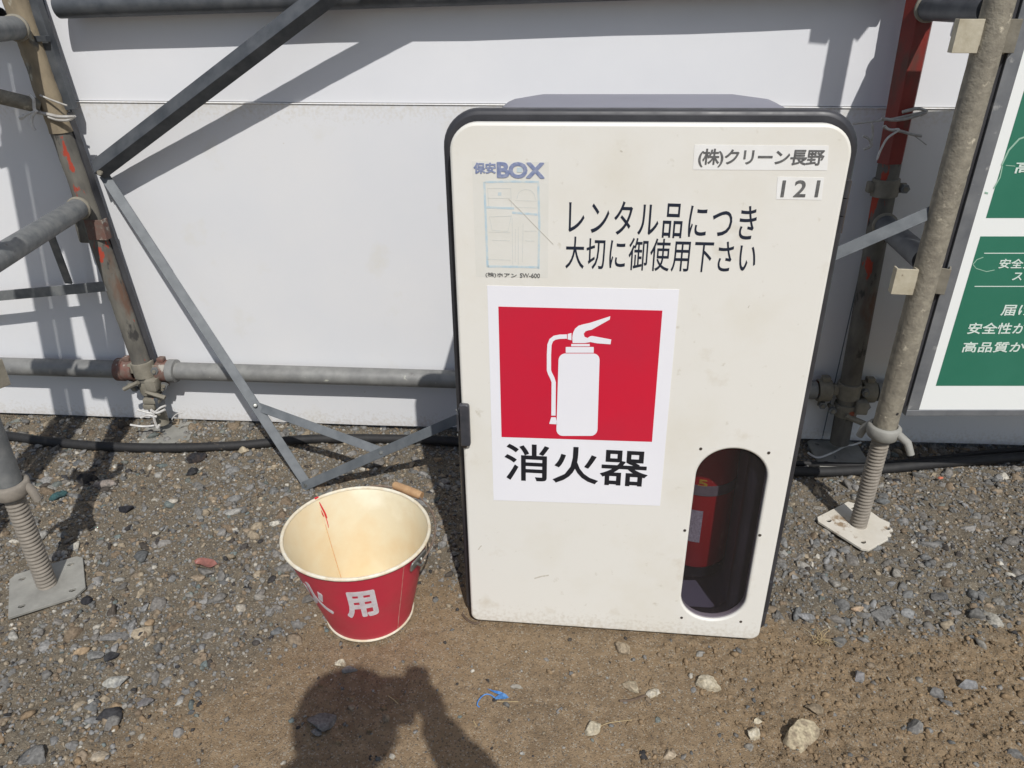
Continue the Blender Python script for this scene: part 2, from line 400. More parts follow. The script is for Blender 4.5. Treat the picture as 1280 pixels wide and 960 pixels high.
def gravel_mask(x, y):
    """1 where loose gravel covers the earth, 0 on the bare trodden earth in front of the box and bucket"""
    wob = (fbm(x, y, 5.0, 4, 3) - .5) * .34
    left = (-.30 - x) * .72 + (y - 1.06) * .80 + wob          # gravel up and to the left
    l = sstep(-.06, .16, left)
    r = sstep(-.04, .14, (y - 1.05) + (x - .75) * .10 + wob) * sstep(.38, .55, x)
    back = sstep(1.22, 1.42, y + wob)
    return np.clip(np.maximum(np.maximum(l, r), back), 0, 1)
def crumb_mask(x, y):
    wob = (fbm(x, y, 7.0, 3, 8) - .5) * .5
    a = sstep(.05, .35, x - .1 + wob) * (1 - sstep(1.0, 1.15, y))
    b = sstep(.0, .2, -.38 - x + wob * .6) * (1 - sstep(.85, 1.0, y))
    return np.clip(np.maximum(a, b * .7), 0, 1)
def ground_h(x, y):
    gm = gravel_mask(x, y); cm = crumb_mask(x, y)
    h = (fbm(x, y, 2.2, 3, 1) - .5) * .022
    h = h + (fbm(x, y, 26, 4, 5) - .5) * (.007 + .006 * gm)
    ridg = np.abs(fbm(x, y, 62, 3, 12) - .5) * 2
    h = h + (fbm(x, y, 95, 3, 15) - .5) * (.002 + .009 * cm + .004 * gm)
    h = h - sstep(.84, 1.0, 1 - ridg) * .0030 * cm
    return h

def nonuni(fine0, fine1, step, far):
    a = list(np.arange(fine0, fine1 + 1e-6, step)); s = step
    while a[-1] < far: s *= 1.35; a.append(a[-1] + s)
    s = step
    while a[0] > -far: s *= 1.35; a.insert(0, a[0] - s)
    return np.array(a)

def make_ground():
    xs = nonuni(-1.62, 1.56, .0046, 60); ys = nonuni(.70, 2.02, .0046, 60)
    X, Y = np.meshgrid(xs, ys); Z = ground_h(X, Y)
    Z = np.where((np.abs(X) > 6) | (np.abs(Y) > 7), Z * .3, Z)
    nx, ny = len(xs), len(ys)
    co = np.stack([X.ravel(), Y.ravel(), Z.ravel()], 1).astype(np.float32)
    i = np.arange(ny - 1)[:, None] * nx + np.arange(nx - 1)[None, :]
    q = np.stack([i, i + 1, i + 1 + nx, i + nx], -1).reshape(-1, 4).astype(np.int32)
    me = bpy.data.meshes.new('ground')
    me.vertices.add(len(co)); me.vertices.foreach_set('co', co.ravel())
    me.loops.add(q.size); me.loops.foreach_set('vertex_index', q.ravel())
    me.polygons.add(len(q)); me.polygons.foreach_set('loop_start', np.arange(0, q.size, 4, dtype=np.int32))
    me.polygons.foreach_set('loop_total', np.full(len(q), 4, np.int32))
    me.update(); me.validate()
    at = me.attributes.new('gravelly', 'FLOAT', 'POINT'); at.data.foreach_set('value', gravel_mask(X, Y).ravel().astype(np.float32))
    me.polygons.foreach_set('use_smooth', np.ones(len(q), bool))
    m = bpy.data.materials.new('earth'); m.use_nodes = True; n = m.node_tree; b = n.nodes['Principled BSDF']
    b.inputs['Roughness'].default_value = .95; b.inputs['Specular IOR Level'].default_value = .15
    tc = n.nodes.new('ShaderNodeTexCoord')
    def noise(sc, det=6, w_=0., rg=.6):
        t = n.nodes.new('ShaderNodeTexNoise'); t.noise_dimensions = '4D'; t.inputs['W'].default_value = w_
        t.inputs['Scale'].default_value = sc; t.inputs['Detail'].default_value = det; t.inputs['Roughness'].default_value = rg
        n.links.new(tc.outputs['Object'], t.inputs['Vector']); return t.outputs['Fac']
    def mr(f, a, c, lo=0., hi=1.):
        t = n.nodes.new('ShaderNodeMapRange'); t.inputs['From Min'].default_value = a; t.inputs['From Max'].default_value = c
        t.inputs['To Min'].default_value = lo; t.inputs['To Max'].default_value = hi; n.links.new(f, t.inputs['Value']); return t.outputs[0]
    def mix(f, a, c, mode='MIX'):
        t = n.nodes.new('ShaderNodeMix'); t.data_type = 'RGBA'; t.blend_type = mode
        if isinstance(f, float): t.inputs[0].default_value = f
        else: n.links.new(f, t.inputs[0])
        for qq, k in ((a, 6), (c, 7)):
            if isinstance(qq, tuple): t.inputs[k].default_value = (*qq, 1)
            else: n.links.new(qq, t.inputs[k])
        return t.outputs[2]
    earth = mix(mr(noise(5, 7), .35, .65), (.245, .175, .104), (.180, .132, .083))
    earth = mix(mr(noise(38, 5, 2.), .42, .72), earth, (.29, .215, .135))
    grey = mix(mr(noise(30, 6, 4.), .35, .65), (.115, .102, .080), (.17, .148, .112))
    at_ = n.nodes.new('ShaderNodeAttribute'); at_.attribute_name = 'gravelly'
    col = mix(mr(at_.outputs['Fac'], 0, 1, 0, .85), earth, grey)
    # grit: tiny grains of other colours
    vo = n.nodes.new('ShaderNodeTexVoronoi'); vo.inputs['Scale'].default_value = 420; n.links.new(tc.outputs['Object'], vo.inputs['Vector'])
    hs = n.nodes.new('ShaderNodeSeparateColor'); n.links.new(vo.outputs['Color'], hs.inputs[0])
    col = mix(mr(hs.outputs[0], .90, .92, 0, .55), col, (.36, .33, .27))
    col = mix(mr(hs.outputs[1], .88, .90, 0, .55), col, (.055, .052, .048))
    n.links.new(col, b.inputs['Base Color'])
    bn = n.nodes.new('ShaderNodeBump'); bn.inputs['Distance'].default_value = .0022
    add = n.nodes.new('ShaderNodeMath'); add.operation = 'MULTIPLY_ADD'; n.links.new(noise(210, 6, 6., .7), add.inputs[0]); add.inputs[1].default_value = 1.2
    n.links.new(mr(vo.outputs['Distance'], 0, .6, .5, 0), add.inputs[2]); n.links.new(add.outputs[0], bn.inputs['Height'])
    n.links.new(bn.outputs[0], b.inputs['Normal'])
    me.materials.append(m)
    o = bpy.data.objects.new('ground', me); COL.objects.link(o); o['kind'] = 'structure'
make_ground()
def gz(x, y): return float(ground_h(np.array([x]), np.array([y]))[0])

# ------------------------------------------------------------------ gravel
def rock_variant(sub, seed, flat=.65, chip=5, cut=(.42, .80)):
    rn = random.Random(seed); bm = bmesh.new(); bmesh.ops.create_icosphere(bm, subdivisions=sub, radius=1)
    planes = [(Vector((rn.gauss(0, 1), rn.gauss(0, 1), rn.gauss(0, 1))).normalized(), rn.uniform(*cut)) for _ in range(chip)]
    off = Vector((rn.random() * 9, rn.random() * 9, rn.random() * 9))
    from mathutils import noise as mn
    for v in bm.verts:
        v.co *= 1 + .35 * mn.noise(v.co * 1.2 + off)
        for nrm, dd in planes:
            k = v.co.dot(nrm)
            if k > dd: v.co -= nrm * (k - dd) * .95
        if sub > 1: v.co *= 1 + .05 * mn.noise(v.co * 5 + off)
    v = np.array([q.co[:] for q in bm.verts]); bm.verts.index_update()
    f = np.array([[q.index for q in fa.verts] for fa in bm.faces]); bm.free()
    v = v * np.array([1, rn.uniform(.65, .95), rn.uniform(.45, flat + .2)])
    return v, f

def scatter(name, label, cat, pos, size, cols, variants, mat_, sink=.35, smooth=False):
    n = len(pos); V = []; Fc = []; CC = []; off = 0
    which = RNG.integers(0, len(variants), n)
    yaw = RNG.random(n) * 2 * pi; tx = RNG.normal(0, .35, n); ty = RNG.normal(0, .35, n)
    z = ground_h(pos[:, 0], pos[:, 1])
    for k, (v, f) in enumerate(variants):
        id_ = np.nonzero(which == k)[0]
        if not len(id_): continue
        c, s = np.cos(yaw[id_]), np.sin(yaw[id_]); cx, sx = np.cos(tx[id_]), np.sin(tx[id_]); cy, sy = np.cos(ty[id_]), np.sin(ty[id_])
        Rz = np.zeros((len(id_), 3, 3)); Rz[:, 0, 0] = c; Rz[:, 0, 1] = -s; Rz[:, 1, 0] = s; Rz[:, 1, 1] = c; Rz[:, 2, 2] = 1
        Rx = np.zeros_like(Rz); Rx[:, 0, 0] = 1; Rx[:, 1, 1] = cx; Rx[:, 1, 2] = -sx; Rx[:, 2, 1] = sx; Rx[:, 2, 2] = cx
        Ry = np.zeros_like(Rz); Ry[:, 1, 1] = 1; Ry[:, 0, 0] = cy; Ry[:, 0, 2] = sy; Ry[:, 2, 0] = -sy; Ry[:, 2, 2] = cy
        R = Rz @ Rx @ Ry
        P = np.einsum('nij,vj->nvi', R, v) * size[id_, None, None]
        P[:, :, 0] += pos[id_, 0, None]; P[:, :, 1] += pos[id_, 1, None]
        P[:, :, 2] += (z[id_] + size[id_] * (.5 - sink * 1.3))[:, None]
        V.append(P.reshape(-1, 3)); Fc.append((f[None] + (off + np.arange(len(id_)) * len(v))[:, None, None]).reshape(-1, 3))
        CC.append(np.repeat(cols[id_], len(v), 0)); off += len(id_) * len(v)
    V = np.concatenate(V).astype(np.float32); Fc = np.concatenate(Fc).astype(np.int32); CC = np.concatenate(CC).astype(np.float32)
    me = bpy.data.meshes.new(name); me.vertices.add(len(V)); me.vertices.foreach_set('co', V.ravel())
    me.loops.add(Fc.size); me.loops.foreach_set('vertex_index', Fc.ravel()); me.polygons.add(len(Fc))
    me.polygons.foreach_set('loop_start', np.arange(0, Fc.size, 3, dtype=np.int32)); me.polygons.foreach_set('loop_total', np.full(len(Fc), 3, np.int32))
    me.update()
    if smooth: me.polygons.foreach_set('use_smooth', np.ones(len(Fc), bool))
    at = me.color_attributes.new('stone_colour', 'FLOAT_COLOR', 'POINT')
    at.data.foreach_set('color', np.concatenate([CC, np.ones((len(CC), 1), np.float32)], 1).ravel())
    me.materials.append(mat_); o = bpy.data.objects.new(name, me); COL.objects.link(o)
    o['kind'] = 'stuff'; o['label'] = label; o['category'] = cat
    return o

def stone_mat(name, attr=True, c=(.3, .3, .3), c2=None, sc=60):
    m = bpy.data.materials.new(name); m.use_nodes = True; n = m.node_tree; b = n.nodes['Principled BSDF']
    b.inputs['Roughness'].default_value = .88; b.inputs['Specular IOR Level'].default_value = .2
    tc = n.nodes.new('ShaderNodeTexCoord'); ns = n.nodes.new('ShaderNodeTexNoise'); ns.inputs['Scale'].default_value = sc * 3; ns.inputs['Detail'].default_value = 6
    n.links.new(tc.outputs['Object'], ns.inputs['Vector'])
    mr = n.nodes.new('ShaderNodeMapRange'); mr.inputs['From Min'].default_value = .3; mr.inputs['From Max'].default_value = .7
    mr.inputs['To Min'].default_value = .62; mr.inputs['To Max'].default_value = 1.3; n.links.new(ns.outputs['Fac'], mr.inputs['Value'])
    mx = n.nodes.new('ShaderNodeVectorMath'); mx.operation = 'SCALE'; n.links.new(mr.outputs[0], mx.inputs['Scale'])
    if attr:
        a = n.nodes.new('ShaderNodeAttribute'); a.attribute_name = 'stone_colour'; n.links.new(a.outputs['Color'], mx.inputs[0])
    else:
        n2 = n.nodes.new('ShaderNodeTexNoise'); n2.inputs['Scale'].default_value = sc; n2.inputs['Detail'].default_value = 5; n.links.new(tc.outputs['Object'], n2.inputs['Vector'])
        m2 = n.nodes.new('ShaderNodeMix'); m2.data_type = 'RGBA'; m2.inputs[6].default_value = (*c, 1); m2.inputs[7].default_value = (*(c2 or c), 1)
        r2 = n.nodes.new('ShaderNodeMapRange'); r2.inputs['From Min'].default_value = .42; r2.inputs['From Max'].default_value = .6; n.links.new(n2.outputs['Fac'], r2.inputs['Value'])
        n.links.new(r2.outputs[0], m2.inputs[0]); n.links.new(m2.outputs[2], mx.inputs[0])
    n.links.new(mx.outputs[0], b.inputs['Base Color'])
    bn = n.nodes.new('ShaderNodeBump'); bn.inputs['Distance'].default_value = .0012; n.links.new(ns.outputs['Fac'], bn.inputs['Height']); n.links.new(bn.outputs[0], b.inputs['Normal'])
    return m

PALETTE = np.array([(.15, .15, .145), (.19, .19, .185), (.115, .12, .12), (.24, .235, .215), (.22, .175, .125), (.28, .235, .17),
                    (.17, .13, .09), (.035, .035, .037), (.38, .36, .31), (.12, .145, .14), (.26, .19, .12)])
WL = np.array([20, 18, 14, 12, 11, 8, 9, 7, 4, 4, 3], float); WL /= WL.sum()
WR = np.array([26, 18, 22, 8, 8, 4, 8, 4, 1.5, 2, 2], float); WR /= WR.sum()
BX0, BX1, BY0, BY1 = -.10, .50, 1.02, 1.34      # footprint kept clear of big stones
def stone_cols(pos):
    n = len(pos); a = RNG.choice(len(PALETTE), n, p=WL); b = RNG.choice(len(PALETTE), n, p=WR)
    i = np.where(pos[:, 0] > .35, b, a); c = PALETTE[i] * RNG.uniform(.8, 1.22, (n, 1))
    # dust of the earth on every stone
    d = RNG.uniform(.0, .30, (n, 1)); return c * 1.08 * (1 - d) + np.array([(.19, .145, .095)]) * d
def clear(pos, marg=0.0):
    k = ~((pos[:, 0] > BX0 - marg) & (pos[:, 0] < BX1 + marg) & (pos[:, 1] > BY0 + .01 - marg) & (pos[:, 1] < BY1))
    k &= (np.hypot(pos[:, 0] + .286, pos[:, 1] - 1.115) > .085 + marg)
    for cx, cy, rr in ((-.975, 1.165, .075), (.817, 1.395, .058)):
        k &= (np.hypot(pos[:, 0] - cx, pos[:, 1] - cy) > rr + marg)
    return k
def sample(n, x0, x1, y0, y1, dens):
    p = np.stack([RNG.uniform(x0, x1, n), RNG.uniform(y0, y1, n)], 1)
    return p[RNG.random(n) < dens(p[:, 0], p[:, 1])]

SM = stone_mat('stone_surface')
small = [rock_variant(1, 100 + k, .7, 6, (.30, .75)) for k in range(20)]
big = [rock_variant(2, 300 + k, .5, 9, (.30, .78)) for k in range(16)]
gm = gravel_mask; cm = crumb_mask
patch = lambda x, y: sstep(.42, .62, fbm(x, y, 9, 3, 21))
# fine grit, pebbles, coarser pieces
p = sample(44000, -1.70, 1.62, .70, 1.98, lambda x, y: gm(x, y) * (.7 + .3 * patch(x, y)) + .06); p = p[clear(p, .0)]
sz = np.clip(RNG.lognormal(np.log(.0029), .38, len(p)), .0014, .0065)
scatter('fine_gravel', 'fine grey and tan gravel covering the earth around the scaffold feet', 'gravel', p, sz, stone_cols(p), small, SM)
p = sample(30000, -1.70, 1.62, .70, 1.98, lambda x, y: gm(x, y) * (.6 + .4 * patch(x, y)) + .035); p = p[clear(p, -.012)]
sz = np.clip(RNG.lognormal(np.log(.0056), .30, len(p)), .0036, .0095)
scatter('pebble_gravel', 'mixed grey, tan and black pebbles lying on the earth', 'gravel', p, sz, stone_cols(p), small, SM)
p = sample(7600, -1.70, 1.62, .70, 1.98, lambda x, y: gm(x, y) * (.45 + .55 * patch(x, y)) * (1 + .3 * (x > .4)) + .030); p = p[clear(p, .014)]
sz = np.clip(RNG.lognormal(np.log(.0112), .40, len(p)), .0065, .027)
scatter('coarse_gravel', 'coarse angular grey stones among the gravel', 'gravel', p, sz, stone_cols(p), big, SM, sink=.42)
p = sample(26000, -2.9, 2.9, .75, 1.95, lambda x, y: gm(x, y) * ((x < -1.70) | (x > 1.62)))
sz = np.clip(RNG.lognormal(np.log(.0058), .40, len(p)), .003, .018)
scatter('outer_gravel', 'grey gravel continuing past both ends of the view along the fence', 'gravel', p, sz, stone_cols(p), small, SM)
# crumbs of dry earth
p = sample(34000, -1.5, 1.6, .70, 1.35, lambda x, y: (cm(x, y) * .75 + .05) * (1 - .7 * gm(x, y)) + .0 * x); p = p[clear(p, .0)]
sz = np.clip(RNG.lognormal(np.log(.0026), .55, len(p)), .0012, .010)
ec = np.array([(.215, .152, .09)]) * RNG.uniform(.75, 1.2, (len(p), 1)) * np.array([1, 1, 1])
scatter('earth_crumbs', 'dry brown crumbs of earth in front of the box', 'soil', p, sz, ec, small, SM, sink=.30)

p = sample(1000, -1.6, 1.6, .70, 1.30, lambda x, y: (cm(x, y) * .8 + .04) * (1 - .7 * gm(x, y))); p = p[clear(p, .006)]
sz = np.clip(RNG.lognormal(np.log(.0055), .35, len(p)), .0035, .012)
scatter('earth_clods', 'hard angular clods of brown earth in the crumbled ground at the lower right', 'soil', p, sz, np.array([(.205, .147, .09)]) * RNG.uniform(.85, 1.15, (len(p), 1)), big, SM, sink=.48)

# notable stones, each a thing of its own: photo x, y, length px, flatness, colour, colour 2, label
pale = (.46, .41, .31); pale2 = (.36, .31, .22); gry = (.185, .18, .17); gry2 = (.135, .13, .122); blk = (.025, .025, .028); tan = (.33, .27, .19)
STONES = [
 (1000, 922, 52, .55, (.40, .34, .23), (.26, .21, .145), 'largest pale craggy rock in the bare earth at the lower right'),
 (884, 855, 34, .45, pale, pale2, 'pale flat wedge of stone on the earth below the box window'),
 (816, 867, 20, .5, (.50, .46, .38), pale2, 'small whitish stone next to a dark twig in front of the box'),
 (790, 859, 26, .4, tan, pale2, 'tan oval stone leaning beside the small whitish one'),
 (742, 911, 27, .4, (.40, .36, .27), pale2, 'narrow pale stone alone on bare earth right of the blue scrap'),
 (942, 916, 22, .6, (.46, .42, .33), pale2, 'round pale pebble just left of the largest pale rock'),
 (948, 899, 13, .6, (.48, .42, .30), pale, 'tiny cream pebble on top of the round pale one'),
 (838, 941, 28, .35, (.40, .33, .24), tan, 'flat tan flake near the bottom edge under the wedge stone'),
 (778, 812, 24, .6, tan, (.25, .20, .14), 'earthy brown stone touching the bottom edge of the box door'),
 (1020, 885, 26, .35, (.24, .19, .13), (.20, .16, .11), 'brown slab half buried above the largest pale rock'),
 (405, 905, 42, .28, gry, gry2, 'flat grey stone lying in the shadow of the photographer'),
 (1172, 862, 24, .5, gry, gry2, 'grey stone leftmost of the cluster on the earth at lower right'),
 (1210, 853, 24, .7, (.21, .21, .21), gry, 'upright light grey stone rightmost of the lower right cluster'),
 (1185, 875, 18, .5, gry2, gry, 'dark grey stone at the middle of the lower right cluster'),
 (1146, 907, 26, .6, gry2, (.20, .19, .17), 'upright grey splinter standing left of the bottom right corner'),
 (1270, 940, 26, .5, gry, gry2, 'grey stone cut by the bottom right corner of the photo'),
 (1075, 845, 18, .6, (.22, .21, .21), gry, 'lone round grey pebble on earth right of the box corner'),
 (1100, 768, 30, .3, gry, gry2, 'wide flat grey slab in the gravel below the right jack'),
 (1175, 745, 26, .35, gry2, (.08, .08, .08), 'dark slate flake in the right hand gravel'),
 (1072, 760, 16, .6, (.42, .30, .20), tan, 'small orange tan stone in gravel right of the box'),
 (1008, 769, 22, .4, (.24, .24, .24), gry, 'light grey chip beside the lower right corner of the box'),
 (244, 577, 26, .6, blk, (.05, .04, .035), 'black lump of stone under the hose left of the steel bars'),
 (240, 593, 15, .6, blk, (.04, .04, .04), 'small black stone just below the black lump'),
 (158, 637, 22, .6, (.03, .03, .035), blk, 'black stone alone in the gravel right of the left post shadow'),
 (110, 602, 28, .6, (.06, .055, .05), blk, 'dark stone at the edge of the post shadow, upper left'),
 (72, 621, 22, .6, (.045, .10, .10), (.03, .06, .065), 'greenish teal stone lying inside the post shadow'),
 (132, 608, 26, .35, (.26, .22, .19), (.20, .18, .16), 'pinkish grey slab right of the post shadow'),
 (145, 797, 32, .35, gry, gry2, 'long grey stone in gravel below the left jack plate'),
 (108, 752, 20, .5, (.03, .03, .032), blk, 'black stone at the right corner of the left jack plate'),
 (118, 817, 26, .4, (.18, .18, .17), gry, 'grey flake leaning among gravel at the left'),
 (137, 819, 20, .5, (.05, .05, .05), blk, 'dark rough stone right of the grey flake at left'),
 (146, 850, 26, .4, (.34, .33, .29), (.2, .2, .19), 'two toned pale stone near the left edge of bare earth'),
 (180, 877, 28, .4, (.16, .15, .15), gry2, 'half buried grey stone in the earth left of the shadow'),
 (140, 893, 16, .6, (.44, .41, .34), pale, 'small whitish pebble low in the left earth'),
 (90, 928, 22, .35, gry, gry2, 'grey chip near the bottom left, one of two side by side'),
 (125, 942, 20, .5, (.34, .29, .22), tan, 'tan stone close to the bottom edge at left'),
 (305, 566, 16, .6, (.40, .34, .24), tan, 'cream pebble against the hose beside the long steel bar'),
 (295, 572, 18, .5, gry, gry2, 'grey stone beneath the cream pebble by the hose'),
 (425, 826, 15, .6, (.40, .36, .28), pale, 'pale pebble at the top of the head shaped shadow'),
 (437, 836, 18, .4, gry, gry2, 'grey chip touching the top of the head shaped shadow'),
 (485, 784, 24, .3, gry2, (.1, .1, .105), 'dark grey slab tucked under the front of the bucket'),
 (645, 857, 16, .3, (.30, .28, .24), (.24, .22, .18), 'small flat pale chip just above right of the blue scrap'),
]
def make_stone(i, d):
    px, py, L, fl, c, c2, lab = d
    q = on_ground(px, py, .004); depth = (q - CP).dot(FW); r = L / FPX * depth / 2
    rn = random.Random(900 + i); v, f = rock_variant(3, 500 + i * 3, fl, 9)
    from mathutils import noise as mn
    a = rn.uniform(-.5, .5); g = Geo(); z0 = gz(q.x, q.y)
    sx = r * 1.05; sy = r * rn.uniform(.75, 1.0); szz = r * (fl + .25)
    lst = []
    for k in v:
        t = Vector(k); t = t * (1 + .10 * mn.noise(t * 4 + Vector((i, 0, 0))))
        x, y, z = t.x * sx, t.y * sy, t.z * szz * 1.3
        lst.append((x * cos(a) - y * sin(a), x * sin(a) + y * cos(a), z + szz * .28))
    g.add(lst, f.tolist())
    m = stone_mat('stone_%s' % ('abcdefghijklmnopqrstuvwxyz'[i % 26] + str(i // 26)), False, c, c2, 70)
    o = link_mesh('stone', g, m, None, True, 28); o.location = (q.x, q.y, z0); o['label'] = lab; o['category'] = 'stone'; o['group'] = 'larger stones lying on the ground'
for i, d in enumerate(STONES): make_stone(i, d)

# ------------------------------------------------------------------ fence of white panels
fdir = Vector((1, FENCE_K, 0)).normalized(); fn = Vector((fdir.y, -fdir.x, 0))   # fn points to the camera
def FP(x, z, out=0.0):
    return Vector((x, FENCE_Y + FENCE_K * x, z)) + fn * out
def panel_geo(x0, x1, z0, z1, out, fold=.0):
    a = FP(x0, z0, out); L = (FP(x1, z0, out) - a).length
    # sheet with shallow horizontal ribs and folded top and bottom edges
    prof = [(.0, -.022), (.0, .0)]
    n = int((z1 - z0) / .0125)
    h = z1 - z0
    pts = [(z0, -.018), (z0, 0.0)]
    for k in range(1, n):
        z = z0 + h * k / n; pts.append((z, .00045 * (k % 2)))
    if fold: pts += [(z1 - fold, 0.0), (z1 - fold + .0015, .0022), (z1 - .0015, .0026)]
    pts += [(z1, .001), (z1, -.018)]
    v = []; f = []; m = len(pts); seg = 12
    for s in range(seg + 1):
        t = s / seg; base = a + fdir * L * t
        bow = .0015 * sin(t * pi * 3 + x0) + .0012 * sin(t * pi * 7)
        for z, o_ in pts: v.append(Vector((base.x, base.y, z)) + fn * (o_ + bow))
    for s in range(seg):
        for k in range(m - 1):
            i = s * m + k; f.append((i, i + 1, i + 1 + m, i + m))
    # back sheet closes the section
    return Geo().add(v, f)
fence = Thing('site_fence', 'white steel panel fence behind the scaffold pipes and the box', 'fence', tuple(FP(0, 0)))
XJ = [-4.70, -2.87, -1.055, .862, 2.69, 4.52]
for i in range(len(XJ) - 1):
    fence.part('panel', panel_geo(XJ[i] + .0015, XJ[i + 1] - .0015, .015, .885, .004, .004), M['fencelow'], smooth=True, angle=50)
    fence.part('panel', panel_geo(XJ[i] + .0015, XJ[i + 1] - .0015, .8865, 1.78, .000, .0), M['fence'], smooth=True, angle=50)
    fence.part('panel', panel_geo(XJ[i] + .0015, XJ[i + 1] - .0015, 1.782, 2.60, .004, .0), M['fence'], smooth=True, angle=50)
for x in XJ:
    fence.part('back_stud', g_box(FP(x, 1.3, -.045), (.045, .045, 2.6), (fdir, fn, (0, 0, 1)), .003), M['galv'])

# ------------------------------------------------------------------ horizontal pipes along the fence
def fpipe(x0, x1, z0, z1, gap): return [FP(x0, z0, gap), FP(x1, z1, gap)]
GAP = .046
zl = .193
rail_label = 'old grey scaffold pipe low along the fence, left of the rusty post'
def rail(label, x0, x1, z0, z1, m=M['lowpipe'], gap=GAP, r=.0243):
    P = [FP(x0 + (x1 - x0) * t / 12, z0 + (z1 - z0) * t / 12, gap) for t in range(13)]
    return tagged('scaffold_pipe', g_tube(P, r, 28, wall=.003), m, label, 'pipe', 'horizontal scaffold pipes', True, tuple(P[0]))
rail(rail_label, -3.2, -1.075, zl, zl)
rail('grey scaffold pipe with green paint drips low along the fence, running behind the box', -.945, .80, zl, zl - .004)
rail('low scaffold pipe in the shade beneath the green sign', .955, 3.1, zl - .004, zl)
up0, up1 = on_fence(100, 6, GAP), on_fence(430, -20, GAP)
k = (up1.z - up0.z) / (up1.x - up0.x)
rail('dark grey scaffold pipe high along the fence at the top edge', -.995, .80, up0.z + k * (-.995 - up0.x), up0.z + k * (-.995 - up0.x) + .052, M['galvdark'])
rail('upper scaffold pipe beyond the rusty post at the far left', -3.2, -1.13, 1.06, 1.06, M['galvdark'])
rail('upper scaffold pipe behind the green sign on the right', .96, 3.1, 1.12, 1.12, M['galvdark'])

# ------------------------------------------------------------------ far posts at the fence
def helix(c, r0, dr, z0, z1, pitch, n=28, per=5, lean=(0, 0)):
    rows = int((z1 - z0) / pitch * per); v = []; f = []
    for i in range(rows + 1):
        z = z0 + (z1 - z0) * i / rows
        for k in range(n):
            a = 2 * pi * k / n; ph = (z / pitch - k / n) % 1.0
            r = r0 + dr * (1 - abs(2 * ph - 1)) ** .8
            v.append((c[0] + r * cos(a) + lean[0] * z, c[1] + r * sin(a) + lean[1] * z, z))
    for i in range(rows):
        for k in range(n):
            a = i * n + k; b = i * n + (k + 1) % n; f.append((a, b, b + n, a + n))
    f.append(tuple(range(n))[::-1]); f.append(tuple(rows * n + k for k in range(n)))
    return Geo().add(v, f)

def torn_plate(size, corners_cut, ang, c, thick=.006, bitten=False, hole=.006, holes=4):
    s = size / 2; out = [(-s, -s), (s - .02, -s), (s, -s + .02), (s, s - .012), (s - .012, s), (-s + .012, s), (-s, s - .012)]
    if bitten:
        out = [(-s + .01, -s), (.012, -s), (.020, -s + .008), (.030, -s + .004), (.038, -s + .016), (.050, -s + .013), (.056, -s + .026), (s, -s + .034), (s - .004, -.012), (s, .01),
               (s, s - .02), (s - .012, s), (-s + .012, s), (-s, s - .012), (-s, -s + .012)]
    h = size * .33; loops = [out]
    for (hx, hy) in ((-h, h), (h, h), (-h, -h), (h, -h))[:holes]:
        loops.append([(hx + hole * cos(a) * 1.15, hy + hole * sin(a) * .85) for a in [2 * pi * k / 12 for k in range(12)]])
    g = g_prism(loops, 0, thick, .0008)
    ca, sa = cos(ang), sin(ang)
    return g.map(lambda p: (c[0] + p.x * ca - p.y * sa, c[1] + p.x * sa + p.y * ca, p.z + c[2]))

def along(a, b, t): return Vector(a) + (Vector(b) - Vector(a)) * t

def coupler(thing, c, axis, side, m, r=.0245, wd=.044):
    """pressed clamp: band round the tube, hinge on one side, bolted flap on the other"""
    c, axis, side = Vector(c), Vector(axis).normalized(), Vector(side).normalized(); out = axis.cross(side).normalized()
    if out.dot(fn) < 0: out = -out
    h = wd / 2
    band = crust(g_lathe([(r + .0003, -h), (r + .0045, -h + .001), (r + .0052, -h * .5), (r + .0042, 0), (r + .0052, h * .5), (r + .0045, h - .001), (r + .0003, h)], c, 28, axis, close=True), .0006, 70)
    b = thing.part('clamp', band, M[m], smooth=True, angle=50)
    thing.part('hinge_lug', crust(g_box(c - side * (r + .009), (.014, wd * .62, .020), (side, axis, out), .003), .0006, 80), M[m], parent=b, smooth=True)
    thing.part('flap', crust(g_box(c + side * (r + .010) + out * .004, (.020, wd * .55, .007), (side, axis, out), .0018), .0004, 80), M[m], parent=b, smooth=True)
    p0 = c + side * (r + .013) - out * .018; p1 = c + side * (r + .013) + out * .022
    thing.part('bolt', g_tube([p0, p1], .0052, 10), M['coupler'], parent=b, smooth=True)
    thing.part('nut', g_tube([p1 - out * .012, p1 - out * .003], .0105, 6), M['galv'], parent=b)

# left far post, leaning slightly
Lb, Lt = on_fence(196, 506, .058), on_fence(35, 43, .058)
Ld = (Lt - Lb).normalized(); Lfoot = Lb - Ld * (Lb.z - .05) / Ld.z; Ltop = Lb + Ld * (1.85 - Lb.z) / Ld.z
def Lz(z): return Lfoot + Ld * ((z - Lfoot.z) / Ld.z)
lp = Thing('scaffold_post', 'rusty mud caked scaffold post with red paint flecks standing at the fence on the left', 'scaffold post', (Lfoot.x, Lfoot.y, 0), 'scaffold posts')
lp.part('tube', crust(g_tube([Lz(z) for z in np.linspace(.10, .835, 90)], .0245, 28), .0016, 38), M['rustpost'], smooth=True)
lp.part('upper_sleeve', crust(g_tube([Lz(z) for z in np.linspace(.822, 1.85, 110)], .0268, 28), .0032, 26, 4), M['mudpost'], smooth=True, label='mud caked upper length of the post')
fl = Vector((1, FENCE_K, 0)).normalized()
a = Lz(.20) + fl * .024 - fn * .012; b = Lz(.865) + fl * .024 - fn * .012
lp.part('web_strip', g_bar(a, b, .008, .022, fl, .0006), M['rubber'])
a = Lz(.872) + fl * .032 - fn * .012; b = Lz(1.80) + fl * .034 - fn * .012
lp.part('web_strip', g_bar(a, b, .026, .022, fl, .0006), M['galvdark'])
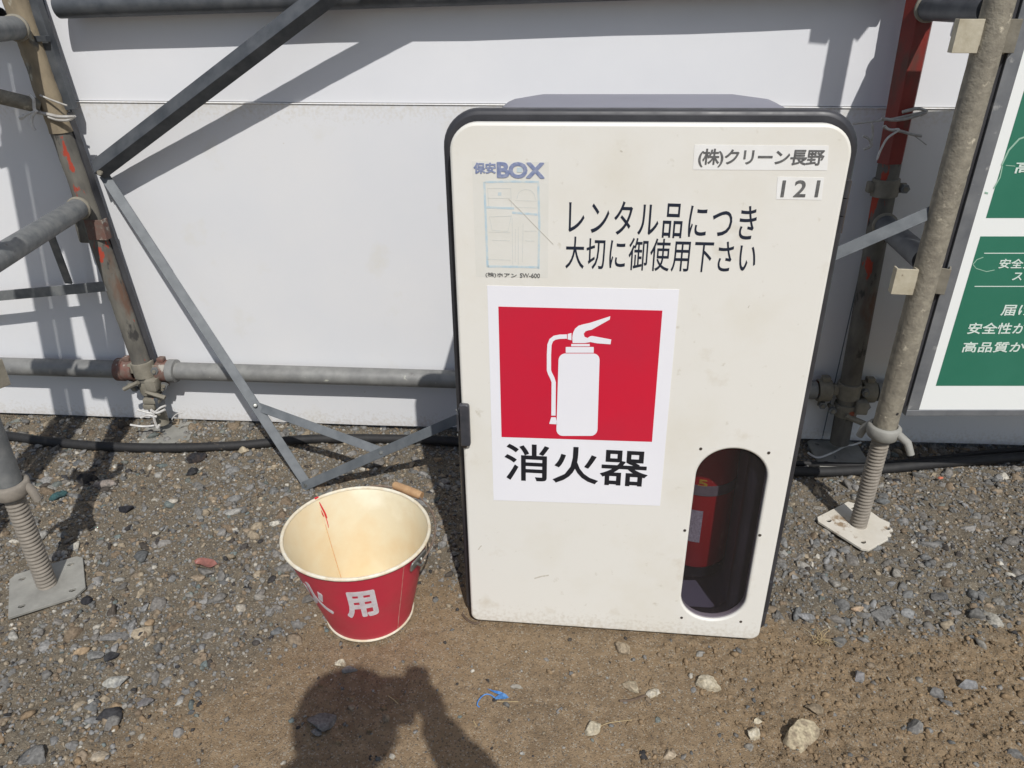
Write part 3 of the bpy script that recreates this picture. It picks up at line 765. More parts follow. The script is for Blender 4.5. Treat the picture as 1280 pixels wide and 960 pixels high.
def clip_box(c, sx, sz_, dep, m, thing, tilt=0.0, name='bracket'):
    """open topped bent plate pocket"""
    X = (fdir * cos(tilt) + Vector((0, 0, 1)) * sin(tilt)).normalized(); Z = (Vector((0, 0, 1)) * cos(tilt) - fdir * sin(tilt)).normalized(); Yv = fn
    out = [(-sx / 2, 0), (sx / 2, 0), (sx / 2, dep), (sx / 2 - .0035, dep), (sx / 2 - .0035, .0035), (-sx / 2 + .0035, .0035), (-sx / 2 + .0035, dep), (-sx / 2, dep)]
    g = g_prism([out], -sz_ / 2, sz_ / 2, .0008)
    c = Vector(c)
    g.map(lambda p: c + X * p.x + Yv * (dep - p.y) + Z * p.z)
    return thing.part(name, g, m)
q = on_fence(124, 283, .05)
clip_box(q + fdir * .010 + fn * .012, .046, .050, .022, M['redcoupler'], lp)
lp.part('pin', g_tube([q + fn * .01 + Vector((0, 0, .02)), q - fn * .03 + Vector((0, 0, .02))], .006, 12), M['coupler'])
q = on_fence(106, 284, .06); lp.part('clamp', g_box(q, (.034, .030, .075), (fdir, fn, (0, 0, 1)), .006), M['rustpost'], smooth=True)
q = on_fence(50, 48, .055); clip_box(q, .05, .012, .018, M['galvdark'], lp)
# coupler cluster at the foot
coupler(lp, Lz(.205), Ld, fdir, 'coupler', .0248)
coupler(lp, Lz(.150), Ld, -fdir, 'coupler', .0235, .036)
for sx_, mm in ((-.046, 'redcoupler'), (.050, 'redcoupler')):
    q = Lz(.193) + fdir * sx_; coupler(lp, FP(q.x, .193, GAP), fdir, Vector((0, 0, -1)), mm, .0248, .030)
for (x, z, s, mm) in ((.024, .168, (.030, .040, .034), 'coupler'), (.008, .118, (.046, .034, .016), 'coupler'), (-.004, .100, (.034, .030, .018), 'coupler'), (.024, .112, (.012, .036, .040), 'galvdark')):
    c = Lz(z) + fdir * x + fn * .018
    lp.part('wedge', crust(g_box(c, s, (fdir, fn, (0, 0, 1)), .004), .0012, 60), M[mm], smooth=True)
for (x, z, L, tz) in ((-.03, .168, .045, .5), (.030, .142, .05, -.35)):
    c = Lz(z) + fdir * x + fn * .035
    lp.part('bolt', g_tube([c - (fdir + Vector((0, 0, tz))) * L / 2, c + (fdir + Vector((0, 0, tz))) * L / 2], .0062, 6), M['coupler'])
for x in (-.070, .076):
    c = Lz(.193) + fdir * x; c = FP(c.x, .193, GAP)
    lp.part('collar', g_lathe([(.0246, -.012), (.032, -.010), (.032, .010), (.0246, .012)], c, 28, fdir, close=True), M['redcoupler' if x < 0 else 'lowpipe'], smooth=True)
g = g_tube([Lz(.03), Lz(.10)], .017, 16); lp.part('spigot', g, M['coupler'], smooth=True)
qa = on_ground(214, 541, .006)
lp.part('base_plate', torn_plate(.135, 0, radians(12), (qa.x - .005, qa.y - .02, .004), .006), M['jackplate'])

# right far post: red sleeve above, plain tube below
Rt, Rb = on_fence(1152, 0, .06), on_fence(1112, 203, .06)
Rd = Vector(((Rt - Rb).x, (Rt - Rb).y, (Rt - Rb).z)).normalized()
R2 = on_fence(1064, 470, .06); Rd2 = (Rb - R2).normalized(); Rfoot = Rb + Rd2 * ((.04 - Rb.z) / Rd2.z)
rp = Thing('scaffold_post', 'post with red painted upper sleeve at the fence beside the right box edge', 'scaffold post', (Rfoot.x, Rfoot.y, 0), 'scaffold posts')
rp.part('sleeve', g_tube([Rb + Rd * t for t in np.linspace(0, 1.05, 14)], [.0285 + .0035 * min(t / .3, 1) for t in np.linspace(0, 1.05, 14)], 6), M['redsteel'], smooth=True, angle=25, label='red painted sleeve')
rp.part('tube', g_tube([Rfoot, Rb + Rd * .04], .0243, 24), M['rustpost'], smooth=True)
c = Rfoot + Rd2 * .16
RR = lambda z: Rfoot + Rd2 * ((z - Rfoot.z) / Rd2.z)
coupler(rp, RR(.20), Rd2, fdir, 'coupler', .0246); coupler(rp, RR(.145), Rd2, -fdir, 'coupler', .0246, .036)
for sx_ in (-.055, .058):
    q = RR(.19) + fdir * sx_; coupler(rp, FP(q.x, .19, GAP), fdir, Vector((0, 0, -1)), 'coupler', .0248, .034)
rp.part('wedge', crust(g_box(RR(.165) + fdir * .028 + fn * .02, (.030, .040, .036), (fdir, fn, (0, 0, 1)), .004), .0012, 60), M['coupler'], smooth=True)
c = Rfoot + Rd2 * .10 + fn * .03
rp.part('bolt', g_tube([c - fdir * .01, c + fdir * .06 - Vector((0, 0, .03))], .008, 8), M['coupler'], smooth=True)
q = on_fence(1055, 575, .05)
rp.part('base_plate', torn_plate(.135, 0, radians(-5), (Rfoot.x, Rfoot.y - .01, .004), .006), M['jackplate'])
c = Rb + Rd2 * (-.055)
coupler(rp, c, Rd2, fdir, 'coupler', .0246, .040)

# ------------------------------------------------------------------ near legs with screw jacks
def near_leg(label, base, top_z, far, zs_cross, plate_ang, plate_mat, pm, bz, bitten, jack_z, side=1, lean=(0, 0)):
    lugs = ((radians(-48), .050), (radians(140), .022)) if side > 0 else ((radians(5), .018), (radians(185), .03))
    bx, by = base
    t = Thing('jack_post', label, 'scaffold post', (bx, by, 0), 'scaffold legs on screw jacks')
    L = lambda z: Vector((bx + lean[0] * z, by + lean[1] * z, z))
    hole = None
    t.part('tube', crust(g_tube([L(z) for z in np.linspace(jack_z - .004, top_z, 150)], .0243, 32, wall=.003), .0007 if side > 0 else .0003, 60), pm, smooth=True)
    jk = t.part('jack_screw', helix((bx, by), .0158, .0036, .008, jack_z + .03, .0088, lean=lean), M['threads'], smooth=True, angle=80)
    t.part('base_plate', torn_plate(.138, 0, plate_ang, (bx, by, .006), .006, bitten, holes=4), plate_mat)
    c = L(jack_z)
    nut = Geo(); v = g_lathe([(.020, -.020), (.030, -.019), (.034, -.012), (.0345, .006), (.031, .010), (.0262, .0105), (.0255, .004), (.020, .002)], c, 32)
    nut.add(v.v, v.f)
    for a, ln in lugs:
        d = Vector((cos(a), sin(a), 0))
        w_ = g_tube([c + d * .028, c + d * (.028 + ln * .5) - Vector((0, 0, .012)), c + d * (.028 + ln * .75) - Vector((0, 0, .036))], [.009, .0085, .0075], 12); nut.add(w_.v, w_.f)
    t.part('jack_nut', crust(nut, .0007, 70), M['threads' if side < 0 else 'jackplate'], smooth=True, angle=50)
    dark = g_lathe([(.0035, 0), (.0001, .0003)], L(jack_z + .05) + Vector((.006, -.0236, 0)), 12, (.25, -1, 0))
    t.part('pin_hole', dark, M['black'])
    for z in bz:
        cc = L(z)
        clipg = g_prism([rrect(-.021, -.030, .021, .030, .003)], 0, .004, .0008)
        for sx, nm in ((-1, 'brace_pocket'), (1, 'brace_clip')):
            ctr = cc + Vector((sx * .044, -.010 if sx < 0 else .004, 0))
            out = [(-.020, -.004), (.020, -.004), (.020, .016), (.0165, .016), (.0165, -.0005), (-.0165, -.0005), (-.0165, .016), (-.020, .016)]
            g = g_prism([out], -.026, .026, .0008)
            ang = radians(-8 if sx < 0 else 62)
            g.map(lambda p: ctr + Vector((p.x * cos(ang) - p.y * sin(ang), p.x * sin(ang) + p.y * cos(ang), p.z)))
            t.part(nm, g, M['beigetab'] if sx < 0 else M['coupler'])
        t.part('weld_lug', g_box(cc + Vector((-.026, -.004, -.002)), (.022, .016, .030), bev=.003), pm)
    for z in zs_cross:
        fz = far(z); near = L(z); d = (fz - near).normalized()
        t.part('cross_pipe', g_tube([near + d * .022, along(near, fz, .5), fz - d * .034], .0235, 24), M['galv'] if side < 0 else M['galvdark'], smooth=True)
        t.part('weld_ring', g_lathe([(.0238, -.006), (.0275, -.003), (.0275, .003), (.0238, .006)], fz - d * .044, 24, d, close=True), M['coupler'], smooth=True)
    return t, L
farL = lambda z: Lz(z) + fn * .004
farR = lambda z: Rfoot + Rd2 * ((z - Rfoot.z) / Rd2.z) if z < .78 else Rb + Rd * ((z - Rb.z) / Rd.z)
jl = on_ground(60, 733, .006)
lleg, LL = near_leg('dusty scaffold leg on a threaded jack with a four hole plate at the left edge', (jl.x, jl.y), 1.80, farL, (.655, 1.045),
                    radians(30), M['jackplate'], M['galv'], (.50, .94, 1.38), False, .262, -1)
jr = on_ground(1072, 658, .006)
rleg, RL = near_leg('beige cement crusted scaffold leg on a threaded jack right of the box', (jr.x, jr.y), 1.80, farR, (.645, 1.085),
                    radians(32), M['jackplate2'], M['beigepipe'], (.612, 1.045, 1.515), True, .272, 1)
# flat tie bar and short strut beside the left cross pipe
p0 = on_fence(141, 357, .075); p1 = on_fence(-60, 375, .085)
lleg.part('tie_bar', g_bar(p0, p1, .026, .005, (0, 0, 1)), M['galv'])
p0 = on_fence(86, 354, .070); p1 = on_fence(60, 285, .12)
lleg.part('strut', g_bar(p0, p1, .018, .006, (1, 0, 0)), M['galv'])
p1 = on_fence(51, 133, .075); p0 = on_fence(-70, 104, .16)
tagged('brace_tube', g_tube([p0, p1], .0165, 20, wall=.003), M['beigepipe'], 'thin dusty brace tube at the left edge, tied to the rusty post with white cord', 'pipe', None, True, tuple(p1))

sp_ = Thing('shadow_pipes', 'pair of grey pipes out of view left of the left jack, added to cast a fence shadow', 'pipes', (-1.19, 1.08, 0))  # unseen pipes, added only to throw the wide shadow band on the fence
for dx in (0, .056):
    sp_.part('pipe', g_tube([(-1.245 + dx * .9, 1.08, .005), (-1.000 + dx * .9, 1.10, 1.95)], .0243, 20, wall=.003), M['galv'], smooth=True)
for z in (.35, 1.1, 1.7):
    q = Vector((-1.245 + .245 * z / 1.95, 1.08 + .02 * z / 1.95, z)); sp_.part('band', g_tube([q + Vector((.056 * t - .027 * cos(2 * pi * k / 1), 0, 0)) for t, k in ((0, 0), (2, 0))], .027, 12), M['tiedirty'])
# ------------------------------------------------------------------ leaning steel at the fence, left of the box
A = on_fence(124, 214, .055); B = on_fence(446, -32, .135); B = B + (B - A) * .22
d = (B - A).normalized(); perp = d.cross(-fn).normalized()
if perp.z < 0: perp = -perp
apex = fn * .022
def angle_iron(A, B, up_, out_, wu, wd, t):
    """L section whose corner points to the camera"""
    L = (B - A).length; dd = (B - A).normalized()
    sec = [(0, 0), (-.70 * wd, -.71 * wd), (-.70 * wd - t * .7, -.71 * wd + t * .7), (-t * 1.41, 0), (-.62 * wu - t * .7, .78 * wu - t * .7), (-.62 * wu, .78 * wu)]
    g = g_prism([sec], 0, L, .0006)
    return g.map(lambda p: A + out_ * p.x + up_ * p.y + dd * p.z)
br = Thing('angle_brace', 'dark grey steel angle running diagonally up across the white fence', 'steel brace', tuple(A))
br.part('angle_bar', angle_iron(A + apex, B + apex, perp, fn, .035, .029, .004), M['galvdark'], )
c = A + d * .012 + fn * .004
br.part('end_bolt', g_lathe([(.0001, .006), (.006, .006), (.0065, 0)], c + fn * .012 - perp * .006, 10, fn), M['coupler'])

# folded flat bars reaching from the fence down to the ground and up to the right leg
V0 = on_fence(132, 222, .048); V1 = on_ground(384, 606, .012); 
E1 = at_y(1158, 268, RL(.66).y + .012)
st = Thing('folding_stay', 'riveted flat grey steel bars meeting in a point on the ground behind the bucket', 'steel bars', tuple(V1))
toward = Vector((.2, -.85, .5)).normalized()
def facebar(p0, p1, w_, t_, name='bar', off=0.0, extra=0.0):
    d_ = (Vector(p1) - Vector(p0)).normalized(); mid = (Vector(p0) + Vector(p1)) / 2
    n_ = (CP - mid); n_ = (n_ - d_ * n_.dot(d_)).normalized(); wd = d_.cross(n_)
    o_ = n_ * off
    return g_bar(Vector(p0) - d_ * extra + o_, Vector(p1) + d_ * extra + o_, w_, t_, wd, .0008), n_
g, nn = facebar(V0, V1, .0235, .005, off=0.0, extra=.006)
st.part('long_bar', g, M['flat'])
dl = (V1 - V0).normalized(); wv = dl.cross(nn)
# narrow bent flange that shows along parts of the long bar
for t0, t1 in ((.03, .30), (.70, .80)):
    a_ = along(V0, V1, t0) - nn * .010 - wv * .0105; b_ = along(V0, V1, t1) - nn * .010 - wv * .0105
    st.part('flange', g_bar(a_, b_, .004, .018, wv, .0006), M['galvdark'])
g, n2 = facebar(V1, E1, .0235, .005, off=.0062, extra=.012)
st.part('rising_bar', g, M['flat'])
C0 = along(V0, V1, .735); 
# point on the rising bar that the photo shows at (480, 571)
best = min((abs(((V1 + (E1 - V1) * t - CP).dot(Vector((1, 0, 0))) / (V1 + (E1 - V1) * t - CP).dot(FW) * FPX + 640) - 478), t) for t in np.linspace(0, .5, 200))[1]
C1 = along(V1, E1, best)
g, n3 = facebar(C0, C1, .0215, .004, off=-.0058, extra=.008)
st.part('link_bar', g, M['flat'])
for p_, n_ in ((V1, n2), (C0, nn), (C1, n2)):
    st.part('rivet', g_lathe([(.0001, .0035), (.004, .003), (.0055, 0)], p_ + n_ * .0085, 12, n_), M['zinc'], smooth=True)

# ------------------------------------------------------------------ black hose along the fence foot
hp = [(-260, 520), (-120, 532), (0, 545), (60, 553), (130, 560), (210, 562), (300, 558), (385, 551), (480, 549), (570, 553), (700, 566), (850, 580), (1000, 590), (1090, 587), (1180, 580), (1290, 571), (1400, 566), (1520, 563)]
P = []
for (x, y) in hp:
    q = on_ground(x, y, .014); P.append(Vector((q.x, min(q.y, FENCE_Y + FENCE_K * q.x - .03), .016 + .5 * gz(q.x, q.y))))
def smooth_path(P, n=8):
    out = []
    for i in range(len(P) - 1):
        p0 = P[max(i - 1, 0)]; p1 = P[i]; p2 = P[i + 1]; p3 = P[min(i + 2, len(P) - 1)]
        for k in range(n):
            t = k / n; out.append(.5 * ((2 * p1) + (-p0 + p2) * t + (2 * p0 - 5 * p1 + 4 * p2 - p3) * t * t + (-p0 + 3 * p1 - 3 * p2 + p3) * t ** 3))
    return out + [P[-1]]
tagged('hose', g_tube(smooth_path(P), .0125, 14), M['hose'], 'long black hose lying on the gravel at the foot of the fence', 'hose', None, True, tuple(P[0]))
P2 = [Vector((p_.x, p_.y + .045 + .02 * sin(i * 1.3), .010)) for i, p_ in enumerate(P) if p_.x > .45]
P2 = [Vector((p_.x, min(p_.y, FENCE_Y + FENCE_K * p_.x - .02), p_.z)) for p_ in P2]
tagged('hose', g_tube(smooth_path(P2), .0075, 10), M['hose'], 'thinner black cable behind the hose in the shade on the right', 'cable', None, True, tuple(P2[0]))

# ------------------------------------------------------------------ extinguisher box (local frame: x right, y away, z up)
BLOC = Vector((.195, 1.054, .012)); BYAW, BLEAN, BROLL = -.104, .009, -.011
Rm = Matrix.Rotation(BYAW, 4, 'Z') @ Matrix.Rotation(-BLEAN, 4, 'X') @ Matrix.Rotation(BROLL, 4, 'Y')
box = Thing('extinguisher_box', 'white extinguisher storage box with a red poster on its door, standing on the earth', 'storage box', tuple(BLOC), rot=Rm.to_euler())
Bm = Matrix.Translation(BLOC) @ Rm; Bi = Bm.inverted()
def ob(px, py, dep=0.0):
    """photo point -> (u, v) on the door face (or a plane dep behind it)"""
    o = Bi @ CP; d_ = (Bi.to_3x3() @ ray(px, py)); t = (dep - o.y) / d_.y; q = o + d_ * t; return (q.x, q.z)
W, Hh = .554, .937
def flat(g, y0): return g.map(lambda p: (p.x, y0 - p.z, p.y))       # prism z -> towards the viewer
door_out = rrect(-W / 2, 0, W / 2, Hh, (.016, .018, .042, .040), 10)
# window: a slot with round ends
wt, wb = ob(908, 561), ob(892, 775); wl, wr = ob(861, 668), ob(946, 672)
wr_ = (wr[0] - wl[0]) / 2; wcx = (wr[0] + wl[0]) / 2 
wx0, wx1, wz0, wz1 = wcx - wr_, wcx + wr_, wb[1], wt[1]
slot = rrect(wx0, wz0, wx1, wz1, wr_ * .98, 14)
g = g_prism([door_out, slot[::-1]], -.020, .0, .004); 
door = box.part('door', flat(g, 0.0), M['door'], smooth=True, angle=40)
# hollow behind the pane
pslot = rrect(wx0 - .0005, wz0 - .0005, wx1 + .0005, wz1 + .0005, wr_ * .98, 14)
box.part('window_pane', flat(g_prism([pslot], -.0075, -.0045, 0), 0.0), M['pane'])
for (x, y) in ((876, 561), (961, 566), (856, 663), (950, 669), (852, 772), (926, 777)):
    u, v_ = ob(x, y)
    box.part('rivet', g_lathe([(.0001, .0016), (.0022, .0012), (.0030, -.0004)], (u, 0, v_), 10, (0, -1, 0)), M['rustscrew'], parent=door, smooth=True)
# black flange, body shell
FW0, FZ0, FZ1 = W / 2 + .0165, -.006, Hh + .0155
fout = rrect(-FW0 + .002, FZ0, FW0, FZ1, (.022, .024, .056, .054), 10); bin_ = rrect(-.220, .030, .216, .915, .03, 6)
box.part('door_seal', flat(g_prism([fout, bin_[::-1]], -.052, -.026, .008), 0.0), M['rubber'], smooth=True, angle=60)
def shell():
    g = Geo(); rings = [(.0, .052), (.0, .20), (.050, .285)]
    out = []
    for ins, y in rings:
        out.append([(x, y, z) for x, z in rrect(-.236 + ins * .6, .006 + ins * .2, .232 - ins * .6, .9495 - ins * .05, .045, 6)])
    inn = [[(x, y, z) for x, z in rrect(-.230 + ins * .6, .012 + ins * .2, .226 - ins * .6, .943 - ins * .05, .040, 6)] for ins, y in ((.0, .052), (.0, .198), (.050, .278))]
    n = len(out[0]); v = sum(out, []) + sum(inn, []); f = []
    for s0 in (0, 3):
        for r in range(2):
            for k in range(n):
                a = (s0 + r) * n + k; b = (s0 + r) * n + (k + 1) % n; f.append((a, b, b + n, a + n))
    f.append(tuple(2 * n + k for k in range(n))); f.append(tuple(5 * n + k for k in range(n)))
    for k in range(n): f.append((k, (k + 1) % n, 3 * n + (k + 1) % n, 3 * n + k))
    return g.add(v, f)
box.part('body_shell', shell(), M['body'], smooth=True, angle=30)
# latch on the left edge
u, v0 = ob(580, 554); u2, v1 = ob(580, 503)
lt = box.part('latch', flat(g_prism([rrect(-W / 2 - .002, v0, -W / 2 + .0145, v1, (.002, .004, .005, .002), 4)], .001, .0105, .0018), 0.0), M['latch'], smooth=True)
box.part('latch_tab', flat(g_prism([rrect(-W / 2 - .001, v0 - .008, -W / 2 + .007, v0 + .002, .003, 4)], .0005, .0045, .0008), 0.0), M['rustscrew'], parent=lt)
box.part('latch_arm', g_box((-W / 2 - .0075, .016, (v0 + v1) / 2), (.004, .034, .034), bev=.0008), M['latch'], parent=lt)
for z in (v0 + .014, v1 - .018):
    box.part('screw', g_lathe([(.0001, .0012), (.0022, .001), (.0026, 0)], (-W / 2 - .0095, .004, z), 8, (-1, -.4, 0)), M['zinc'], parent=lt)
# hinge on the right edge
u, z1_ = ob(1058, 226); u, z0_ = ob(1052, 292)
hg = Geo()
for k, (a_, b_) in enumerate(((0, .32), (.34, .66), (.68, 1.0))):
    t_ = g_tube([(W / 2 + .0035, .004, z0_ + (z1_ - z0_) * a_), (W / 2 + .0035, .004, z0_ + (z1_ - z0_) * b_)], .0042, 12); hg.add(t_.v, t_.f)
hgo = box.part('hinge', hg, M['rubber'], smooth=True)
box.part('hinge_leaf', g_box((W / 2 + .006, .016, (z0_ + z1_) / 2), (.003, .030, z1_ - z0_), bev=.0006), M['rustscrew'], parent=hgo)
u, z2_ = ob(985, 640)
box.part('hinge', g_tube([(W / 2 + .0035, .004, z2_ - .45 + .22), (W / 2 + .0035, .004, z2_ - .45 + .29)], .0042, 12), M['rubber'], smooth=True)

def quad(pts, y, thick, m, name, parent=None, bev=0.0):
    L = [ob(*p_) for p_ in pts]
    if sum((L[i][0] * L[(i + 1) % len(L)][1] - L[(i + 1) % len(L)][0] * L[i][1]) for i in range(len(L))) < 0: L = L[::-1]
    return box.part(name, flat(g_prism([L], 0, thick, bev), -y), m, parent=parent)
def words(body, lft, rgt, top, bot, m, parent, y, bold=0.0, spacing=1.0, name='lettering', thick=.0004):
    """left/right/top/bottom photo points of the line of writing"""
    x0, x1 = ob(*lft)[0], ob(*rgt)[0]; z1, z0 = ob(*top)[1], ob(*bot)[1]
    zl_, zr_ = ob(*lft)[1], ob(*rgt)[1]; sl = (zr_ - zl_) / (x1 - x0); xm = (x0 + x1) / 2
    g = g_text(body, x0, z0, x1, z1, bold, thick, spacing)
    g.map(lambda p: (p.x, p.y + sl * (p.x - xm), p.z))
    return box.part(name, flat(g, -y), m, parent=parent)
# poster
poster = quad(((609, 357), (849, 362), (825, 632), (617, 625)), .0, .0005, M['paper'], 'poster')
Z2 = lambda x, y: (590 + x / 3.2, 340 + y / 3.2)
quad(((623, 383), (828, 388), (815, 552), (627, 546)), .00055, .00025, M['posterred'], 'red_field', poster)
pic = Geo()
def padd(pts, world=True):
    L = [ob(*Z2(*p_)) for p_ in pts]
    if sum((L[i][0] * L[(i + 1) % len(L)][1] - L[(i + 1) % len(L)][0] * L[i][1]) for i in range(len(L))) < 0: L = L[::-1]
    g = flat(g_prism([L], 0, .0003), -.0009); pic.add(g.v, g.f)
def rq(x0, y0, x1, y1, r, skew=0.0, n=6):
    return [(x + skew * (y - y0), y) for x, y in rrect(x0, y0, x1, y1, r, n)]
padd(rq(347, 325, 511, 654, 26, -.03)); padd(rq(375, 299, 487, 322, 2)); padd(rq(397, 287, 471, 296, 1))
padd([(403, 283), (401, 262), (404, 243), (412, 226), (426, 214), (446, 208), (470, 203), (553, 176), (551, 189), (478, 230), (466, 232), (454, 236), (447, 246), (450, 258), (462, 263), (473, 256),
      (482, 255), (557, 269), (554, 288), (500, 284), (474, 279), (452, 283)])
padd([(398, 243), (383, 247), (383, 268), (398, 272)])
def ribbon(c, w_):
    Lp, Rp = [], []
    for i in range(len(c)):
        a_ = c[max(i - 1, 0)]; b_ = c[min(i + 1, len(c) - 1)]; dx, dy = b_[0] - a_[0], b_[1] - a_[1]; l = math.hypot(dx, dy)
        nx, ny = -dy / l * w_ / 2, dx / l * w_ / 2; Lp.append((c[i][0] + nx, c[i][1] + ny)); Rp.append((c[i][0] - nx, c[i][1] - ny))
    return Lp + Rp[::-1]
padd(ribbon([(380, 257), (350, 258), (330, 262), (317, 272), (310, 290), (308, 330), (308, 392), (312, 404), (322, 424), (327, 440), (326, 573)], 17))
padd([(317, 580), (335, 580), (342, 608), (309, 606)])
box.part('pictogram', pic, M['paper'], parent=poster)
words('消火器', (631, 579), (810, 588), (722, 558), (722, 604), M['ink'], poster, .0006, .012)
# notice lettering on the door
words('レンタル品につき', (711, 272), (945, 280), (828, 253), (828, 297), M['inknavy'], door, .0, .0045, 1.14)
words('大切に御使用下さい', (707, 316), (945, 322), (826, 298), (826, 339), M['inknavy'], door, .0, .0045, 1.10)
# owner plates
pl = quad(((868, 181), (1036, 182), (1034, 213), (866, 212)), .0, .0004, M['plate'], 'name_label')
words('(株)クリーン長野', (873, 197), (1030, 198), (950, 186), (950, 209), M['greyink'], pl, .0005, .018, .9)
pl = quad(((972, 221), (1030, 222), (1027, 250), (970, 249)), .0, .0004, M['plate'], 'number_label')
words('121', (977, 235), (1024, 235), (1000, 225), (1000, 246), M['greyink'], pl, .0005, .014, 1.3)
# aged maker's sticker
stk = quad(((590, 201), (686, 202), (685, 347), (595, 346)), .0, .0002, M['oldsticker'], 'old_sticker')
words('保安', (592, 210), (620, 210), (606, 203), (606, 217), M['bluegrey'], stk, .00025, .040)
words('BOX', (621, 212), (681, 213), (650, 202.5), (650, 223), M['bluegrey'], stk, .00025, .042, .95)
Z5 = lambda x, y: (580 + x / 5.818, 190 + y / 5.818)
def sline(pts, w_, m, name='print_line', y=.00025):
    g = Geo()
    for c in pts:
        L = [ob(*Z5(*p_)) for p_ in ribbon(c, w_)]
        if sum((L[i][0] * L[(i + 1) % len(L)][1] - L[(i + 1) % len(L)][0] * L[i][1]) for i in range(len(L))) < 0: L = L[::-1]
        q = flat(g_prism([L], 0, .00015), -y); g.add(q.v, q.f)
    return box.part(name, g, m, parent=stk)
sline([[(150, 218), (350, 214), (545, 218)], [(540, 222), (548, 520), (542, 850)], [(545, 838), (360, 834), (172, 832)], [(172, 836), (160, 520), (148, 218)], [(165, 402), (365, 410)], [(350, 440), (535, 455)]], 16, M['paleblue'], 'diagram_outline')
circ = [(405 + 26 * cos(a_), 130 + 28 * sin(a_)) for a_ in [2 * pi * k_ / 16 for k_ in range(17)]]
sline([[(385, 130), (425, 130)]], 34, M['paleblue'], 'blue_dot', .00055)
sline([[(248, 305), (272, 305)]], 24, M['paleblue'], 'small_dot')
sline([[(172, 262), (340, 265)], [(340, 265), (345, 400)], [(172, 335), (340, 335)], [(385, 340), (395, 300), (420, 278), (450, 270), (485, 278), (510, 305), (520, 345)], [(372, 352), (530, 356)], [(372, 402), (530, 406)],
       [(185, 470), (205, 570), (320, 575), (345, 460)], [(185, 470), (345, 465)], [(180, 580), (335, 585)], [(205, 640), (335, 645)], [(350, 480), (355, 830)], [(430, 520), (425, 800)], [(395, 545), (395, 820)], [(440, 575), (530, 575)],
       [(445, 645), (515, 648)], [(375, 560), (372, 800)], [(170, 780), (340, 785)], [(172, 262), (180, 395)]], 4.5, M['faintblue'], 'diagram_lines')
words('(株)ホアン', (607, 343.5), (646, 345), (626, 340.8), (626, 347), M['greyink'], stk, .00025, .01)
words('SW-600', (650, 344), (675, 344.5), (662, 341.5), (662, 347), M['greyink'], stk, .00025, .01)
sline([[(325, 340), (430, 445), (540, 560), (650, 670)]], 2.2, M['scufftone'], 'scratch', .0006)
# little scuffs on the door
def scuff(x0, y0, x1, y1, w_):
    L = [ob(*p_) for p_ in ribbon([(x0, y0), ((x0 + x1) / 2, (y0 + y1) / 2 - .6), (x1, y1)], w_)]
    if sum((L[i][0] * L[(i + 1) % len(L)][1] - L[(i + 1) % len(L)][0] * L[i][1]) for i in range(len(L))) < 0: L = L[::-1]
    return flat(g_prism([L], 0, .0001), -.00005)
sg = Geo()
for s_ in ((668, 723, 686, 719, 1.6), (598, 687, 602, 682, 1.2), (775, 189, 778, 190, 2), (935, 385, 937, 382, 1.1)):
    g = scuff(*s_); sg.add(g.v, g.f)
box.part('scuff_marks', sg, M['scufftone'], parent=door)

# ------------------------------------------------------------------ extinguisher inside the box
ez = ob(885, 713, .110)[1]; eu = ob(912, 660, .165)[0]
er = .066; ecx = eu - er; ey = .110 + er
eb = Bm @ Vector((ecx, ey, max(ez, .018)))
ext = Thing('fire_extinguisher', 'red fire extinguisher behind the tinted window of the white box', 'extinguisher', tuple(eb), rot=Rm.to_euler())
h = .40
ext.part('cylinder', g_lathe([(.0001, .0), (er * .9, .0), (er, .008), (er, h), (er * .86, h + .028), (er * .5, h + .05), (.018, h + .056), (.018, h + .075), (.0001, h + .075)], (0, 0, 0), 40), M['extred'], smooth=True, angle=40)
ext.part('foot_ring', g_lathe([(er * .92, -.022), (er * .98, -.020), (er * .98, .002), (er * .90, .002)], (0, 0, 0), 40, close=True), M['black'], smooth=True)
ext.part('lever', g_box((.03, 0, h + .095), (.11, .018, .010), bev=.003), M['black'])
ext.part('lever', g_box((.02, 0, h + .122), (.12, .018, .010), ((.97, 0, .24), (0, 1, 0), (-.24, 0, .97)), .003), M['black'])
ext.part('hose', g_tube(smooth_path([Vector((-.01, 0, h + .08)), Vector((-.05, -.01, h + .075)), Vector((-.078, -.015, h)), Vector((-.076, -.02, h * .4)), Vector((-.074, -.02, .06))]), .008, 10), M['black'], smooth=True)
sz_ = ob(885, 613, .112)[1] - (Bi @ eb).z
ext.part('strap', g_lathe([(er + .0004, sz_ - .011), (er + .0024, sz_ - .011), (er + .0024, sz_ + .011), (er + .0004, sz_ + .011)], (0, 0, 0), 40, close=True), M['strap'], smooth=True)
def wrapcyl(x0, x1, z0, z1, r, m, name, n=10, t=.0004):
    v = []; f = []
    for i in range(n + 1):
        a_ = (x0 + (x1 - x0) * i / n)
        for z in (z0, z1): v.append((sin(a_) * (r + t), -cos(a_) * (r + t), z))
    for i in range(n): f.append((2 * i, 2 * i + 2, 2 * i + 3, 2 * i + 1))
    return ext.part(name, Geo().add(v, f), m)
la0 = ob(876, 638, .112)[1] - (Bi @ eb).z; la1 = ob(869, 677, .112)[1] - (Bi @ eb).z
lx = (ob(876, 655, .118)[0] - ecx) / er
wrapcyl(math.asin(max(-1, min(1, lx))) - 1.0, math.asin(max(-1, min(1, lx))), la1, la0, er, M['extlabel'], 'label_plate')
yl = ob(880, 603, .114)[1] - (Bi @ eb).z
xl_ = (ob(868, 604, .115)[0] - ecx); xr_ = (ob(884, 604, .115)[0] - ecx)
tg = g_text('5', xl_ + .006, yl - .008, xr_, yl + .008, .02, .0006)
ext.part('yellow_lettering', tg.map(lambda p: (sin(p.x / er) * (er + p.z + .0002), -cos(p.x / er) * (er + p.z + .0002), p.y)), M['yellow'])

